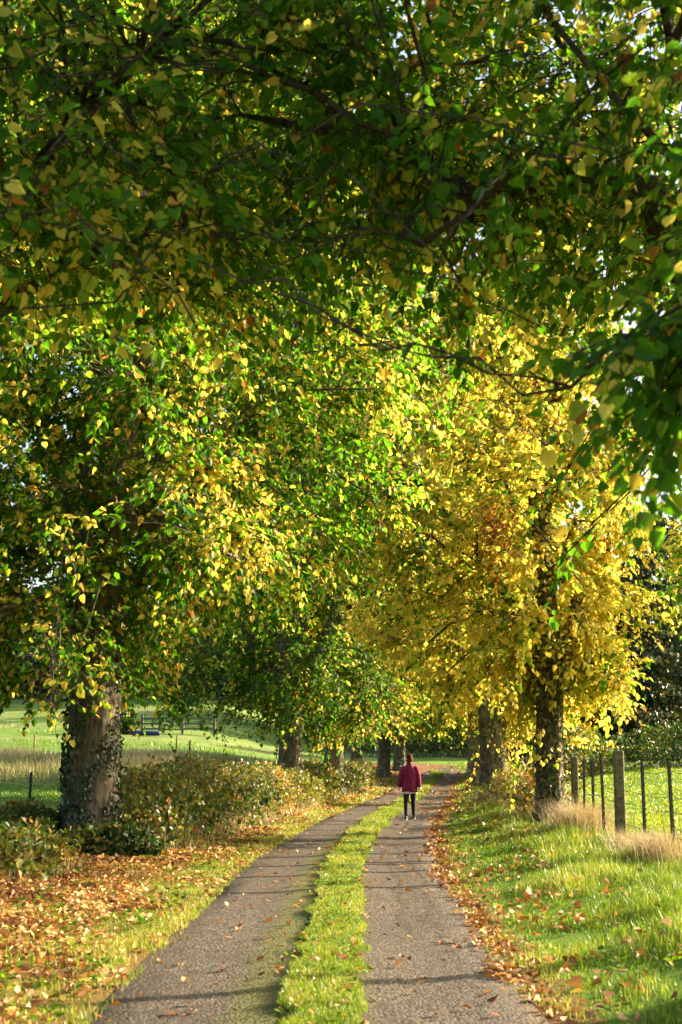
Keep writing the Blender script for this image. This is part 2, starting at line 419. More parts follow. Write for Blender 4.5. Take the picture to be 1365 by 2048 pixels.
T_FULL = np.array([(.07, 0, 0), (-.05, .22, .03), (.22, .44, .09), (.62, .36, .05), (1.04, 0, -.12), (.62, -.36, .05), (.22, -.44, .09), (-.05, -.22, .03)])
T_KITE = np.array([(0, 0, 0), (.35, .44, .08), (1.0, 0, -.08), (.35, -.44, .08)])
def leaves(P, T, Nn, size, hue, full=True, curl=None):
    T = nrm(T); S = nrm(np.cross(Nn, T)); U = np.cross(T, S)
    tpl = T_FULL if full else T_KITE
    n = len(P); k = len(tpl)
    rl = np.random.default_rng(n + 1); cu = rl.uniform(.2, 2.4, n) if curl is None else curl; wd = rl.uniform(.72, 1.18, n)
    V = P[:, None, :] + size[:, None, None] * (tpl[None, :, 0, None] * T[:, None, :] + (wd[:, None] * tpl[None, :, 1])[..., None] * S[:, None, :] + (cu[:, None] * tpl[None, :, 2])[..., None] * U[:, None, :])
    b = np.arange(n)[:, None] * k
    if full:
        F = [b + np.array([[0, 4, 3, 2, 1]]), b + np.array([[0, 7, 6, 5, 4]])]
    else:
        F = [b + np.array([[0, 2, 1]]), b + np.array([[0, 3, 2]])]
    return V.reshape(-1, 3), F, np.r_[hue, hue]
def leaf_obj(name, P, T, Nn, size, hue, mat, parent=None, full=True, curl=None):
    V, F, hu = leaves(P, T, Nn, size, np.clip(hue, 0, 1), full, curl)
    return link(name, np_mesh(name, V, F, {'hue': ('FACE', hu)}), mat, parent)

def fnoise(x, y, s=1.0, seed=0):
    """cheap smooth 2-D noise in about [-1, 1]"""
    r = np.random.default_rng(seed); z = np.zeros(np.shape(x))
    for k in range(6):
        a = r.uniform(0, 2 * np.pi); f = s * r.uniform(.6, 1.9); p = r.uniform(0, 6.3, 2)
        z = z + np.sin((x * np.cos(a) + y * np.sin(a)) * f + p[0] + 1.3 * np.sin((y * np.cos(a) - x * np.sin(a)) * f * .7 + p[1]))
    return z / 3.2

# ------------------------------------------------------------------ trees
class Tree:
    def __init__(s, seed): s.rng = np.random.default_rng(seed); s.pos = []; s.par = []; s.limb = []; s.chains = []; s.dirv = []
    def node(s, p, par, limb):
        s.pos.append(np.asarray(p, float)); s.par.append(par); s.limb.append(limb); return len(s.pos) - 1
    def chain(s, P, par, limb):
        c = [par] if par >= 0 else []
        for p in P:
            par = s.node(p, par, limb); c.append(par)
        s.chains.append((c, limb)); return c
    def curve(s, a, b, d0, n, sag=.0, jit=.04):
        L = np.linalg.norm(b - a); t = np.linspace(0, 1, n + 1)[1:, None]
        c = a + d0 * L * .45
        P = (1 - t) ** 2 * a + 2 * t * (1 - t) * c + t * t * b
        P = P + s.rng.normal(0, jit, P.shape) * L * np.sin(np.pi * t) ; P[:, 2] += sag * L * np.sin(np.pi * t[:, 0])
        return P
    def grow_to(s, targets, n, cand_from=0, sag=.05, jit=.04, minr=.0, up=.3):
        idx = [i for i in range(cand_from, len(s.pos)) if s.limb[i] >= 0]
        kd = kdtree.KDTree(len(idx))
        for i in idx: kd.insert(s.pos[i], i)
        kd.balance(); out = []
        base = s.pos[0]
        for b in targets:
            best, bc = None, 1e9
            rb = np.hypot(*(b - base)[:2])
            for co, i, d in kd.find_n(b, 14):
                p = s.pos[i]; rp = np.hypot(*(p - base)[:2])
                c = d + 1.6 * max(0, rp - rb) + .7 * max(0, p[2] - b[2] - .3)
                if c < bc: best, bc = i, c
            p = s.pos[best]; par = s.par[best]
            d0 = nrm(p - s.pos[par]) if par >= 0 else np.array([0, 0, 1.])
            d0 = nrm(.5 * d0 + .6 * nrm(b - p) + np.array([0, 0, up]))
            out.append(s.chain(s.curve(p, b, d0, n, sag, jit), best, s.limb[best]))
        return out
    def radii(s, tip, expo, rmax):
        cnt = np.zeros(len(s.pos)); kids = np.zeros(len(s.pos), int)
        for i in range(len(s.pos)):
            if s.par[i] >= 0: kids[s.par[i]] += 1
        for i in range(len(s.pos) - 1, -1, -1):
            if kids[i] == 0: cnt[i] = 1
            if s.par[i] >= 0: cnt[s.par[i]] += cnt[i]
        return np.minimum(tip * cnt ** expo, rmax)

def env_points(rng, n, spec, pw=.42):
    """random points in a crown: spec = dict(c, zt, R(a, h), zb(x, y))"""
    out = []; bx, by = spec['c']
    while len(out) < n:
        m = n * 3
        a = rng.uniform(0, 2 * np.pi, m); h = rng.uniform(0, 1, m) ; r = rng.uniform(0, 1, m) ** pw
        prof = np.where(h < .35, .80 + .2 * np.sin(h / .35 * np.pi / 2), np.sqrt(np.maximum(1 - ((h - .35) / .65) ** 2, 0)) * .97 + .03)
        keep = rng.uniform(0, 1, m) < prof
        R = spec['R'](a) * prof * (1 + .13 * np.sin(3 * a + spec.get('ph', 0)) + .1 * np.sin(5 * a + 9 * h))
        x = bx + r * R * np.cos(a); y = by + r * R * np.sin(a)
        zb = spec['zb'](x, y); z = zb + h * (spec['zt'] - zb)
        P = np.c_[x, y, z]
        if 'keep' in spec: keep &= spec['keep'](x, y, z)
        out.extend(P[keep])
    return np.array(out[:n])

def build_tree(name, label, base, spec, seed, trunk_r, trunk_top, lean=(0, 0), n_limb=7, fork=(3.0, 6.0), n2=60, n3=420, subs=6, K=9,
               leaf=.115, hue=None, bark=None, group='lime trees along the lane', extra=None, full=True, tip=.0065, expo=.62, pw=.5, limb_pts=None, twig_len=.6, ivy=0, wood_k=(14, 7, 4), subtube=True, flare=1.45, bare=None, dead=None):
    """base = (x, y, z). Everything is modelled relative to the base; the Empty stands there"""
    T = Tree(seed); rng = T.rng
    bx, by, bz = base
    spec = dict(spec); c0 = np.array([bx, by, bz])
    zs = np.r_[np.linspace(-.25, 1.2, 7), np.arange(1.6, trunk_top, .45)]
    wobx, woby = rng.uniform(0, 6, 2)
    tp = [c0 + np.array([lean[0] * max(z, 0) + .035 * math.sin(z * .9 + wobx), lean[1] * max(z, 0) + .06 * math.sin(z * .8 + woby), z]) for z in zs]
    tc = T.chain(tp, -1, -1)
    n_trunk = len(tc)
    # main limbs
    if limb_pts is None:
        limb_pts = []
        for i in range(n_limb):
            a = 2 * np.pi * i / n_limb * 1.618 * 2 + rng.uniform(-.3, .3)
            h = rng.uniform(.25, .8); zst = fork[0] + (fork[1] - fork[0]) * (i / max(1, n_limb - 1))
            R = spec['R'](np.array([a]))[0]
            ez = zst + (spec['zt'] - zst - bz) * rng.uniform(.25, .62) * (.7 + .4 * i / n_limb)
            limb_pts.append((zst, (R * .62 * math.cos(a), R * .62 * math.sin(a), ez)))
        limb_pts.append((trunk_top - .5, (lean[0] * 12, lean[1] * 12, spec['zt'] - bz - 1.5)))
    for i, (zst, e) in enumerate(limb_pts):
        j = tc[int(np.argmin(np.abs(zs - zst)))]
        b = c0 + np.array(e); a = T.pos[j]
        out_d = nrm(np.array([e[0], e[1], 0.0]) + 1e-6)
        d0 = nrm(out_d * .75 + np.array([0, 0, .9 if e[2] > zst + .5 else .25]))
        T.chain(T.curve(a, b, d0, 9, .02, .035), j, i)
    T2 = env_points(rng, n2, spec, .5)
    T2 = T2[np.argsort(np.hypot(T2[:, 0] - bx, T2[:, 1] - by) + .3 * np.abs(T2[:, 2] - bz - 5))]
    T.grow_to(T2, 5, n_trunk, .03, .05, up=.25)
    T3 = env_points(rng, n3, spec, pw)
    if extra is not None: T3 = np.r_[T3, extra]
    tw = T.grow_to(T3, 4, n_trunk, .04, .05, up=.1)
    if bare is not None: T.grow_to(bare, 8, n_trunk, .05, .035, up=.12)
    r = T.radii(tip, expo, trunk_r * .5)
    pos = np.array(T.pos)
    for j, i in enumerate(tc):
        z = zs[j]; r[i] = trunk_r * (1 + (flare - 1) * math.exp(-max(z, 0) / .35)) * (1 - .55 * smst(trunk_top * .35, trunk_top, z))
    root = thing(name, label, 'tree', base, group)
    # wood: trunk and one mesh for each limb with its branches
    mb = {}
    for c, li in T.chains:
        m = mb.setdefault(li, MB())
        P = [pos[i] - c0 for i in c]; R = [r[i] for i in c]
        if li < 0: k = 26
        else:
            R[0] = min(R[0], R[1] * 1.25)
            k = 10 if R[0] > .09 else (wood_k[1] if R[0] > .03 else wood_k[2])
        m.tube(P, R, k, cap=True)
    for li in sorted(mb):
        me = mb[li].mesh('trunk' if li < 0 else 'limb')
        if li < 0:
            n = len(me.vertices); co = np.empty(n * 3, np.float32); me.vertices.foreach_get('co', co); co = co.reshape(-1, 3)
            ang = np.arctan2(co[:, 1], co[:, 0]); z = co[:, 2]
            k = 1 + (.10 * np.sin(ang * 5 + seed) + .07 * np.sin(ang * 8 + 2 * seed + z * .6)) * np.exp(-np.maximum(z, 0) / 1.3) + .035 * np.sin(ang * 6 + z * 1.1) + .03 * np.sin(ang * 3 - z * 1.7 + seed)
            cx_ = lean[0] * np.maximum(z, 0) + .035 * np.sin(z * .9 + wobx); cy_ = lean[1] * np.maximum(z, 0) + .06 * np.sin(z * .8 + woby)
            co[:, 0] = cx_ + (co[:, 0] - cx_) * k; co[:, 1] = cy_ + (co[:, 1] - cy_) * k
            me.vertices.foreach_set('co', co.ravel()); me.update()
        link('trunk' if li < 0 else 'limb', me, (bark or BARK), root)
    # sub-twigs with leaves in flat sprays
    A, D = [], []
    for c in tw:
        pc = pos[c]; seg = nrm(pc[-1] - pc[-2])
        t = rng.uniform(.25, 1.0, subs) * (len(c) - 1)
        i = np.minimum(t.astype(int), len(c) - 2); fr = (t - i)[:, None]
        A.append(pc[i] * (1 - fr) + pc[i + 1] * fr); D.append(np.repeat(seg[None], subs, 0))
    A = np.concatenate(A); D = np.concatenate(D)
    out = A - np.array([bx, by, 0]); out[:, 2] = 0
    D = nrm(.55 * D + .35 * nrm(out) + rng.normal(0, .48, D.shape) + np.array([0, 0, -.22]))
    L = twig_len * rng.uniform(.55, 1.25, len(A))
    nS = len(A)
    t = (np.arange(K)[None] + rng.uniform(-.3, .3, (nS, K))) / (K - 1); t = np.clip(t * .92 + .1, .05, 1.02)
    S = nrm(np.cross(D, np.array([0, 0, 1.0]) + rng.normal(0, .25, D.shape)))
    droop = np.array([0, 0, -1.0])
    P = A[:, None] + D[:, None] * (L[:, None] * t)[..., None] + droop * (.28 * L[:, None] * t ** 2)[..., None]
    sg = np.where(np.arange(K) % 2 == 0, 1.0, -1.0)
    tip = S[:, None] * sg[None, :, None] * .75 + D[:, None] * .55 + droop * .62 + rng.normal(0, .38, P.shape)
    tip[:, -1] = D + droop * .5 + rng.normal(0, .2, D.shape)
    P = P + nrm(tip) * .03
    nv = np.array([0, 0, .75]) + nrm(out)[:, None] * .55 + rng.normal(0, .45, P.shape)
    sz = leaf * np.clip(rng.normal(1, .22, (nS, K)), .5, 1.5)
    h = hue(rng, A, nS, K)
    P = P.reshape(-1, 3); ok = np.ones(len(P), bool)
    if 'leafkeep' in spec: ok = spec['leafkeep'](P)
    leaf_obj('crown', P[ok] - c0, tip.reshape(-1, 3)[ok], nv.reshape(-1, 3)[ok], sz.ravel()[ok], h.ravel()[ok], LIME if 'mat' not in spec else spec['mat'], root, full)
    if subtube:
        E = A + D * L[:, None] * 1.0 + droop * (.28 * L)[:, None]
        M_ = A + D * L[:, None] * .5 + droop * (.07 * L)[:, None]
        b1 = nrm(np.cross(D, np.array([.3, .2, 1.0]))); b2 = np.cross(D, b1)
        ring = lambda C, rr: np.stack([C + (b1 * math.cos(q) + b2 * math.sin(q)) * rr for q in (0, 2.094, 4.189)], 1)
        V = np.concatenate([ring(A, .0055), ring(M_, .0042), ring(E, .0015)], 1).reshape(-1, 3) - c0
        b = np.arange(nS)[:, None, None] * 9
        q = np.array([[0, 1, 4, 3], [1, 2, 5, 4], [2, 0, 3, 5], [3, 4, 7, 6], [4, 5, 8, 7], [5, 3, 6, 8]])[None]
        link('twig_spray', np_mesh('twig_spray', V, [(b + q).reshape(-1, 4)]), TWIG, root)['kind'] = 'stuff'
    if dead is not None:
        n = 420; q = rng.normal(0, 1, (n, 3)) * np.array([.20, .20, .36]) + np.array(dead) - c0
        leaf_obj('dead_foliage', q, np.array([0, 0, -1.0]) + rng.normal(0, .4, (n, 3)), rng.normal(0, 1, (n, 3)), rng.uniform(.04, .10, n), rng.uniform(.93, 1, n), LIME, root, True, rng.uniform(-2, 5, n))
    if ivy:
        n = ivy; zz = rng.uniform(0, 1, n) ** 1.5 * min(trunk_top * .6, 4.5) ; aa = rng.uniform(0, 2 * np.pi, n)
        kk = fnoise(aa * 1.6, zz * 1.3, 2.2, seed) + .9 - zz * .33
        ok = kk > rng.uniform(-.2, .5, n); zz, aa = zz[ok], aa[ok]; n = len(zz)
        rr = trunk_r * (1 + (flare - 1) * np.exp(-zz / .35)) * (1 - .55 * smst(trunk_top * .35, trunk_top, zz)) * (1 + .13 * np.exp(-zz / 1.2)) + rng.uniform(.0, .07, n)
        o = np.c_[np.cos(aa), np.sin(aa), np.zeros(n)]
        P = np.c_[lean[0] * zz, lean[1] * zz, zz] + o * rr[:, None]
        Tt = np.array([0, 0, -.8]) + rng.normal(0, .5, P.shape) + o * .25; Nn = o + rng.normal(0, .35, P.shape)
        leaf_obj('ivy', P, Tt, Nn, rng.uniform(.045, .085, n), rng.uniform(0, 1, n), IVY, root, True)
    return root

def copy_tree(root, name_loc, rz, scale, label, group=None):
    r = root.copy(); COL.objects.link(r); r.location = name_loc; r.rotation_euler = (0, 0, rz); r.scale = scale
    r['label'] = label
    if group: r['group'] = group
    for ch in root.children:
        c = ch.copy(); COL.objects.link(c); c.parent = r
    return r

def hue_fn(yel, g=.24, gs=.13, ys=.70, yd=.06, brown=.02, grad=None, clus=.9):
    def f(rng, A, nS, K):
        p = np.full(nS, yel) if grad is None else grad(A)
        cl = fnoise(A[:, 0] * 1.1 + A[:, 2] * .7, A[:, 1] * 1.1 - A[:, 2], 1.3, 5) * .25 * clus + rng.normal(0, .22, nS)
        pp = np.clip(p + cl, 0.01, .99)
        y = rng.uniform(0, 1, (nS, K)) < pp[:, None]
        gb = g + rng.normal(0, .07, nS)
        h = np.where(y, ys + rng.normal(0, yd, (nS, K)), gb[:, None] + np.abs(rng.normal(0, gs, (nS, K))))
        mid = rng.uniform(0, 1, (nS, K)) < .12 + .25 * pp[:, None]
        h = np.where(mid & ~y, rng.uniform(.42, .62, (nS, K)), h)
        return np.where(rng.uniform(0, 1, (nS, K)) < brown, rng.uniform(.86, 1, (nS, K)), h)
    return f
cst = lambda v: (lambda x, y: np.full(np.shape(x), v))

build_ground(); build_lane()

def ellR(right, fwd, left, back):
    """crown radius towards +X, +Y, -X, -Y"""
    def f(a):
        c, s_ = np.cos(a), np.sin(a)
        rx = np.where(c > 0, right, left); ry = np.where(s_ > 0, fwd, back)
        return 1 / np.sqrt((c / rx) ** 2 + (s_ / ry) ** 2)
    return f

# --- the two trees whose boughs roof the near lane (trunks stand outside the picture)
def near_zb(x, y):
    z = 1.8 + .315 * np.maximum(y, 3) + .25 * np.sin(x * 1.3 + y)
    return np.maximum(3.5, z)
def near_bare(seed, n, x0, x1, y0, y1):
    g = np.random.default_rng(seed); x = g.uniform(x0, x1, n); y = g.uniform(y0, y1, n)
    return np.c_[x, y, near_zb(x, y) + g.uniform(-.15, 1.6, n)]
NRX, NRY = 4.7, 10.4
low = np.random.default_rng(21)
q = low.uniform(0, 1, (26, 1))
low_pts = np.array([2.9, 6.5, 3.6]) * (1 - q) + np.array([1.0, 5.9, 3.12]) * q + low.normal(0, 1, (26, 3)) * np.array([.12, .25, .14])
q = low.uniform(0, 1, (22, 1))
low_pts2 = np.array([3.6, 9.5, 4.6]) * (1 - q) + np.array([1.9, 8.0, 3.7]) * q + low.normal(0, 1, (22, 3)) * np.array([.35, .5, .3])
build_tree('lime_tree', 'large green lime tree whose dark limbs reach in over the lane at the top right', (NRX, NRY, Hs(NRX, NRY)),
           dict(c=(NRX - .6, NRY), zt=11.5, R=ellR(3.2, 6.5, 5.6, 6.0), zb=lambda x, y: np.where(x > 2.2, np.minimum(near_zb(x, y), 3.0 + .24 * y), near_zb(x, y)), ph=1),
           11, .42, 10, lean=(-.03, -.01), n2=110, n3=1200, subs=6, K=10, leaf=.076, tip=.0075, expo=.585, bark=BARKD, bare=near_bare(31, 70, -3.2, 3.2, 6.5, 13), twig_len=.55, hue=hue_fn(.10, g=.2, gs=.12), fork=(2.6, 6.5),
           limb_pts=[(2.7, (-3.3, -1.6, 6.3)), (2.9, (-2.7, -2.2, 5.6)), (3.4, (-5.4, -1.0, 5.9)), (3.8, (-4.4, 3.6, 7.2)), (4.4, (-3.0, -2.6, 7.6)), (3.0, (-2.6, -4.2, 3.5)), (4.0, (2.8, 2.5, 7)), (4.5, (2.2, -3, 8)), (5, (-.5, 4.8, 9)), (9.4, (-.6, 0, 12))],
           extra=np.r_[low_pts, low_pts2, np.array([3.35, 14.0, 5.1]) + np.random.default_rng(23).normal(0, 1, (75, 3)) * np.array([.55, .8, .75])])
NLX, NLY = -5.0, 11.5
build_tree('lime_tree', 'green lime tree whose twiggy boughs hang in over the lane at the top left', (NLX, NLY, Hs(NLX, NLY)),
           dict(c=(NLX + .6, NLY), zt=11, R=ellR(6.6, 7.0, 3.4, 6.0), zb=near_zb, ph=2.2),
           12, .45, 10, lean=(.02, 0), n2=130, n3=1750, subs=6, K=10, leaf=.076, tip=.006, expo=.45, bark=BARKD, bare=near_bare(32, 70, -3.6, 1.5, 6.5, 14), twig_len=.55, hue=hue_fn(.17, g=.2, gs=.13), fork=(2.8, 6.5),
           limb_pts=[(3, (3.6, -2.4, 6.2)), (3.4, (5.4, .8, 7.2)), (3.9, (4.2, 4.0, 8.2)), (4.4, (1.4, 5.2, 8.6)), (3.4, (1.0, -4.6, 5.8)), (4, (-2.6, 2, 7)), (4.6, (-2, -3, 8)), (9.4, (.4, 0, 12))])

# --- the left tree in full view, and its neighbour with yellow leaves across the lane
def trunk_sprays(x, y, n, z0, z1, r, seed):
    g = np.random.default_rng(seed); a = g.uniform(0, 2 * np.pi, n); q = r * g.uniform(.5, 1.1, n)
    return np.c_[x + q * np.cos(a), y + q * np.sin(a), Hs(x, y) + z0 + (z1 - z0) * g.uniform(0, 1, n) ** .7]
LX, LY = -4.08, 23.6
def left_zb(x, y):
    return 2.5 + 1.6 * smst(-3.5, -2.3, x) + .3 * np.maximum(0, x + 2.3) + .5 * np.exp(-((x - LX) ** 2 + (y - LY + 1) ** 2) / 2.5) + .25 * np.sin(x * 2.1 + y)
build_tree('lime_tree', 'thick ivy-footed lime tree with a mottled green and yellow crown left of the lane', (LX, LY, Hs(LX, LY)),
           dict(c=(LX, LY), zt=17.5, R=ellR(5.4, 5, 5.8, 5.4), zb=left_zb, ph=.4, leafkeep=lambda P: ~((np.abs(P[:, 0] - LX) < .55) & (P[:, 1] < LY) & (P[:, 2] < 4.6) & (np.random.default_rng(98).uniform(0, 1, len(P)) < .62))), 13, .405, 11, lean=(.004, 0), n2=150, n3=2550, subs=6, K=10, tip=.006, expo=.55, leaf=.093,
           hue=hue_fn(.22, g=.17, gs=.11, ys=.72, clus=1.3), fork=(3.3, 7), ivy=5200, extra=trunk_sprays(LX, LY, 70, 3.3, 8.5, 1.5, 8),
           limb_pts=[(3.2, (2.3, -.6, 6.6)), (3.1, (-2.6, -.8, 6.0)), (3.8, (1.2, -2.8, 8.0)), (4.4, (-2.0, 2.2, 8.4)), (4.0, (3.4, .6, 9.4)), (5.2, (-2.8, -1.6, 10)), (6, (1, 3, 11)), (6.6, (2.2, -1.4, 12)), (10.4, (0, 0, 16.3))])
RX, RY = 4.5, 31.0
def right_zb(x, y):
    return 2.75 + .30 * np.maximum(0, 4.2 - x) * (x > 1.5) + .8 * (x <= 1.5) + .5 * np.exp(-((x - RX) ** 2 + (y - RY + 1) ** 2) / 1.6) + .3 * np.sin(x * 2.3 + y * .8)
def trunk_gap(P):
    r = np.random.default_rng(99).uniform(0, 1, len(P))
    return ~((np.abs(P[:, 0] - (RX - .012 * P[:, 2])) < .5) & (P[:, 1] < RY) & (P[:, 2] < 8.5) & (r < .72))
def rgrad(A):
    return np.clip(.90 - .07 * np.maximum(0, A[:, 2] - 6.5) - .13 * np.maximum(0, 3.2 - A[:, 0]) * (A[:, 2] > 5.0), .2, .96)
build_tree('lime_tree', 'bright yellow lime tree with flaking bark right of the lane', (RX, RY, Hs(RX, RY)),
           dict(c=(RX - .5, RY), zt=14.0, R=ellR(2.45, 4.0, 4.9, 4.2), zb=right_zb, ph=2, leafkeep=trunk_gap), 14, .285, 11, lean=(-.012, 0), n2=100, n3=930, subs=6, K=10, tip=.008, expo=.52, leaf=.112, dead=(3.0, 27.6, 5.9), extra=trunk_sprays(RX, RY, 34, .9, 4.0, .75, 3),
           hue=hue_fn(.8, g=.3, gs=.14, ys=.69, yd=.06, brown=.025, grad=rgrad), fork=(3.2, 8), bark=BARKF, ivy=900, flare=1.3)

# --- the rows beyond
def far_tree(label, x, y, seed, tr, zt, R, zbv, hue, leaf=.15, n3=330, subs=6, K=9, ivy=0, top=9, gap=None, **kw):
    zb = zbv if callable(zbv) else cst(zbv)
    gz = Hs(x, y)
    return build_tree('lime_tree', label, (x, y, gz), dict(c=(x, y), zt=zt, R=R, zb=lambda a, b: zb(a, b) + gz * .6, ph=seed, **({} if gap is None else {'leafkeep': lambda P: ~((np.abs(P[:, 0] - x + .01 * (P[:, 2])) < .6) & (P[:, 1] < y) & (P[:, 2] < gap) & (np.random.default_rng(seed).uniform(0, 1, len(P)) < .7))})), seed, tr, top, n2=55, n3=n3, subs=subs, K=K, leaf=leaf,
                      hue=hue, ivy=ivy, full=False, wood_k=(10, 6, 3), twig_len=.75, **kw)
far_tree('dark green lime tree with a broad low crown and forked trunk behind the brambles', -1.65, 46.2, 31, .36, 21, ellR(4.6, 5, 6.0, 5.2),
         lambda x, y: 2.0 + .9 * np.exp(-((x + 1.65) ** 2 + (y - 45) ** 2) / 3) + .12 * np.abs(x + 1.65), hue_fn(.06, g=.13, gs=.1), leaf=.125, n3=1900, ivy=700, fork=(2.9, 6))
far_tree('lime tree with a wholly ivy-clad trunk, next behind the forked one', -.3, 57.6, 32, .36, 22, ellR(5, 5, 4.5, 5), lambda x, y: 2.5 + .15 * np.abs(x), hue_fn(.34, g=.22, ys=.74, yd=.07, brown=.12), leaf=.145, n3=1250, ivy=2600)
p4 = far_tree('slim lime tree with yellowing leaves standing between two ivy-clad trunks', .85, 80, 33, .31, 14, ellR(5, 5, 4.5, 4.5), 2.7, hue_fn(.55, g=.3), leaf=.19, n3=450)
far_tree('lime tree with a bare leaning trunk lit on one side, just left of the walker', 2.5, 86, 34, .36, 14, ellR(5, 5, 5, 4.5), 3.0, hue_fn(.45, g=.26), leaf=.19, n3=450, lean=(.03, 0), ivy=300)
far_tree('ivy-covered lime tree at the far end of the left row, before the bend', 3.9, 96, 35, .34, 13, ellR(4.5, 4.5, 4, 4), 2.6, hue_fn(.3, g=.2), leaf=.2, n3=280, ivy=2200)
far_tree('yellow lime tree standing second in the right row, trunk wrapped in low leaves', 5.3, 50.5, 36, .45, 19, ellR(3.4, 4.5, 4.4, 4.5), lambda x, y: 2.6 + .22 * np.maximum(0, 5 - x) + 2.6 * np.exp(-((x - 5.1) ** 2 + (y - 48.5) ** 2) / 3.5), hue_fn(.75, g=.34), leaf=.125, n3=1150, bark=BARK, ivy=900, gap=7.0, extra=trunk_sprays(5.3, 50.5, 45, .3, 4, .8, 5))
far_tree('dark-trunked lime tree standing third in the right row', 6.0, 63, 37, .44, 20, ellR(4, 5, 5, 4.5), lambda x, y: 2.6 + .2 * np.maximum(0, 6 - x) + 2.2 * np.exp(-((x - 5.8) ** 2 + (y - 60) ** 2) / 4), hue_fn(.6, g=.3), leaf=.155, n3=950, ivy=500, gap=6.5)
far_tree('green and yellow lime tree fourth in the right row, crown over the bend', 8.4, 77, 38, .34, 14, ellR(4.5, 5, 5.5, 4.5), 2.7, hue_fn(.5, g=.3), leaf=.19, n3=450)

# unseen young trees added in the right field, beyond the picture's edge: their stems lay the thin shadows across the lane
def sapling_spec(x, y): return dict(c=(x, y), zt=8.2, R=ellR(1.5, 1.5, 1.5, 1.5), zb=cst(4.9), ph=1)
sap = build_tree('shadow_sapling', 'unseen slim young tree added in the right field to shadow the lane', (7.9, 22.0, Hs(7.9, 22.0)), sapling_spec(7.9, 22.0), 41, .105, 7.0, n_limb=5, fork=(4.8, 6.2), n2=14, n3=60, subs=5, K=8, leaf=.12,
                 hue=hue_fn(.4), full=False, group='unseen young trees added for the lane shadows', flare=1.2, tip=.004, expo=.5)
for i, (x, y, k) in enumerate([(7.2, 14.1, 1.0), (8.0, 24.4, .95), (8.4, 28.4, 1.05), (10.2, 33.6, 1.0), (10.3, 37.4, 1.1), (8.2, 26.3, 1.0), (9.3, 31.0, .95), (10.5, 40.2, 1.0)]):
    copy_tree(sap, (x, y, Hs(x, y)), 1.3 * i + .7, (k, k, k), 'unseen slim young tree added in the right field to shadow the lane')

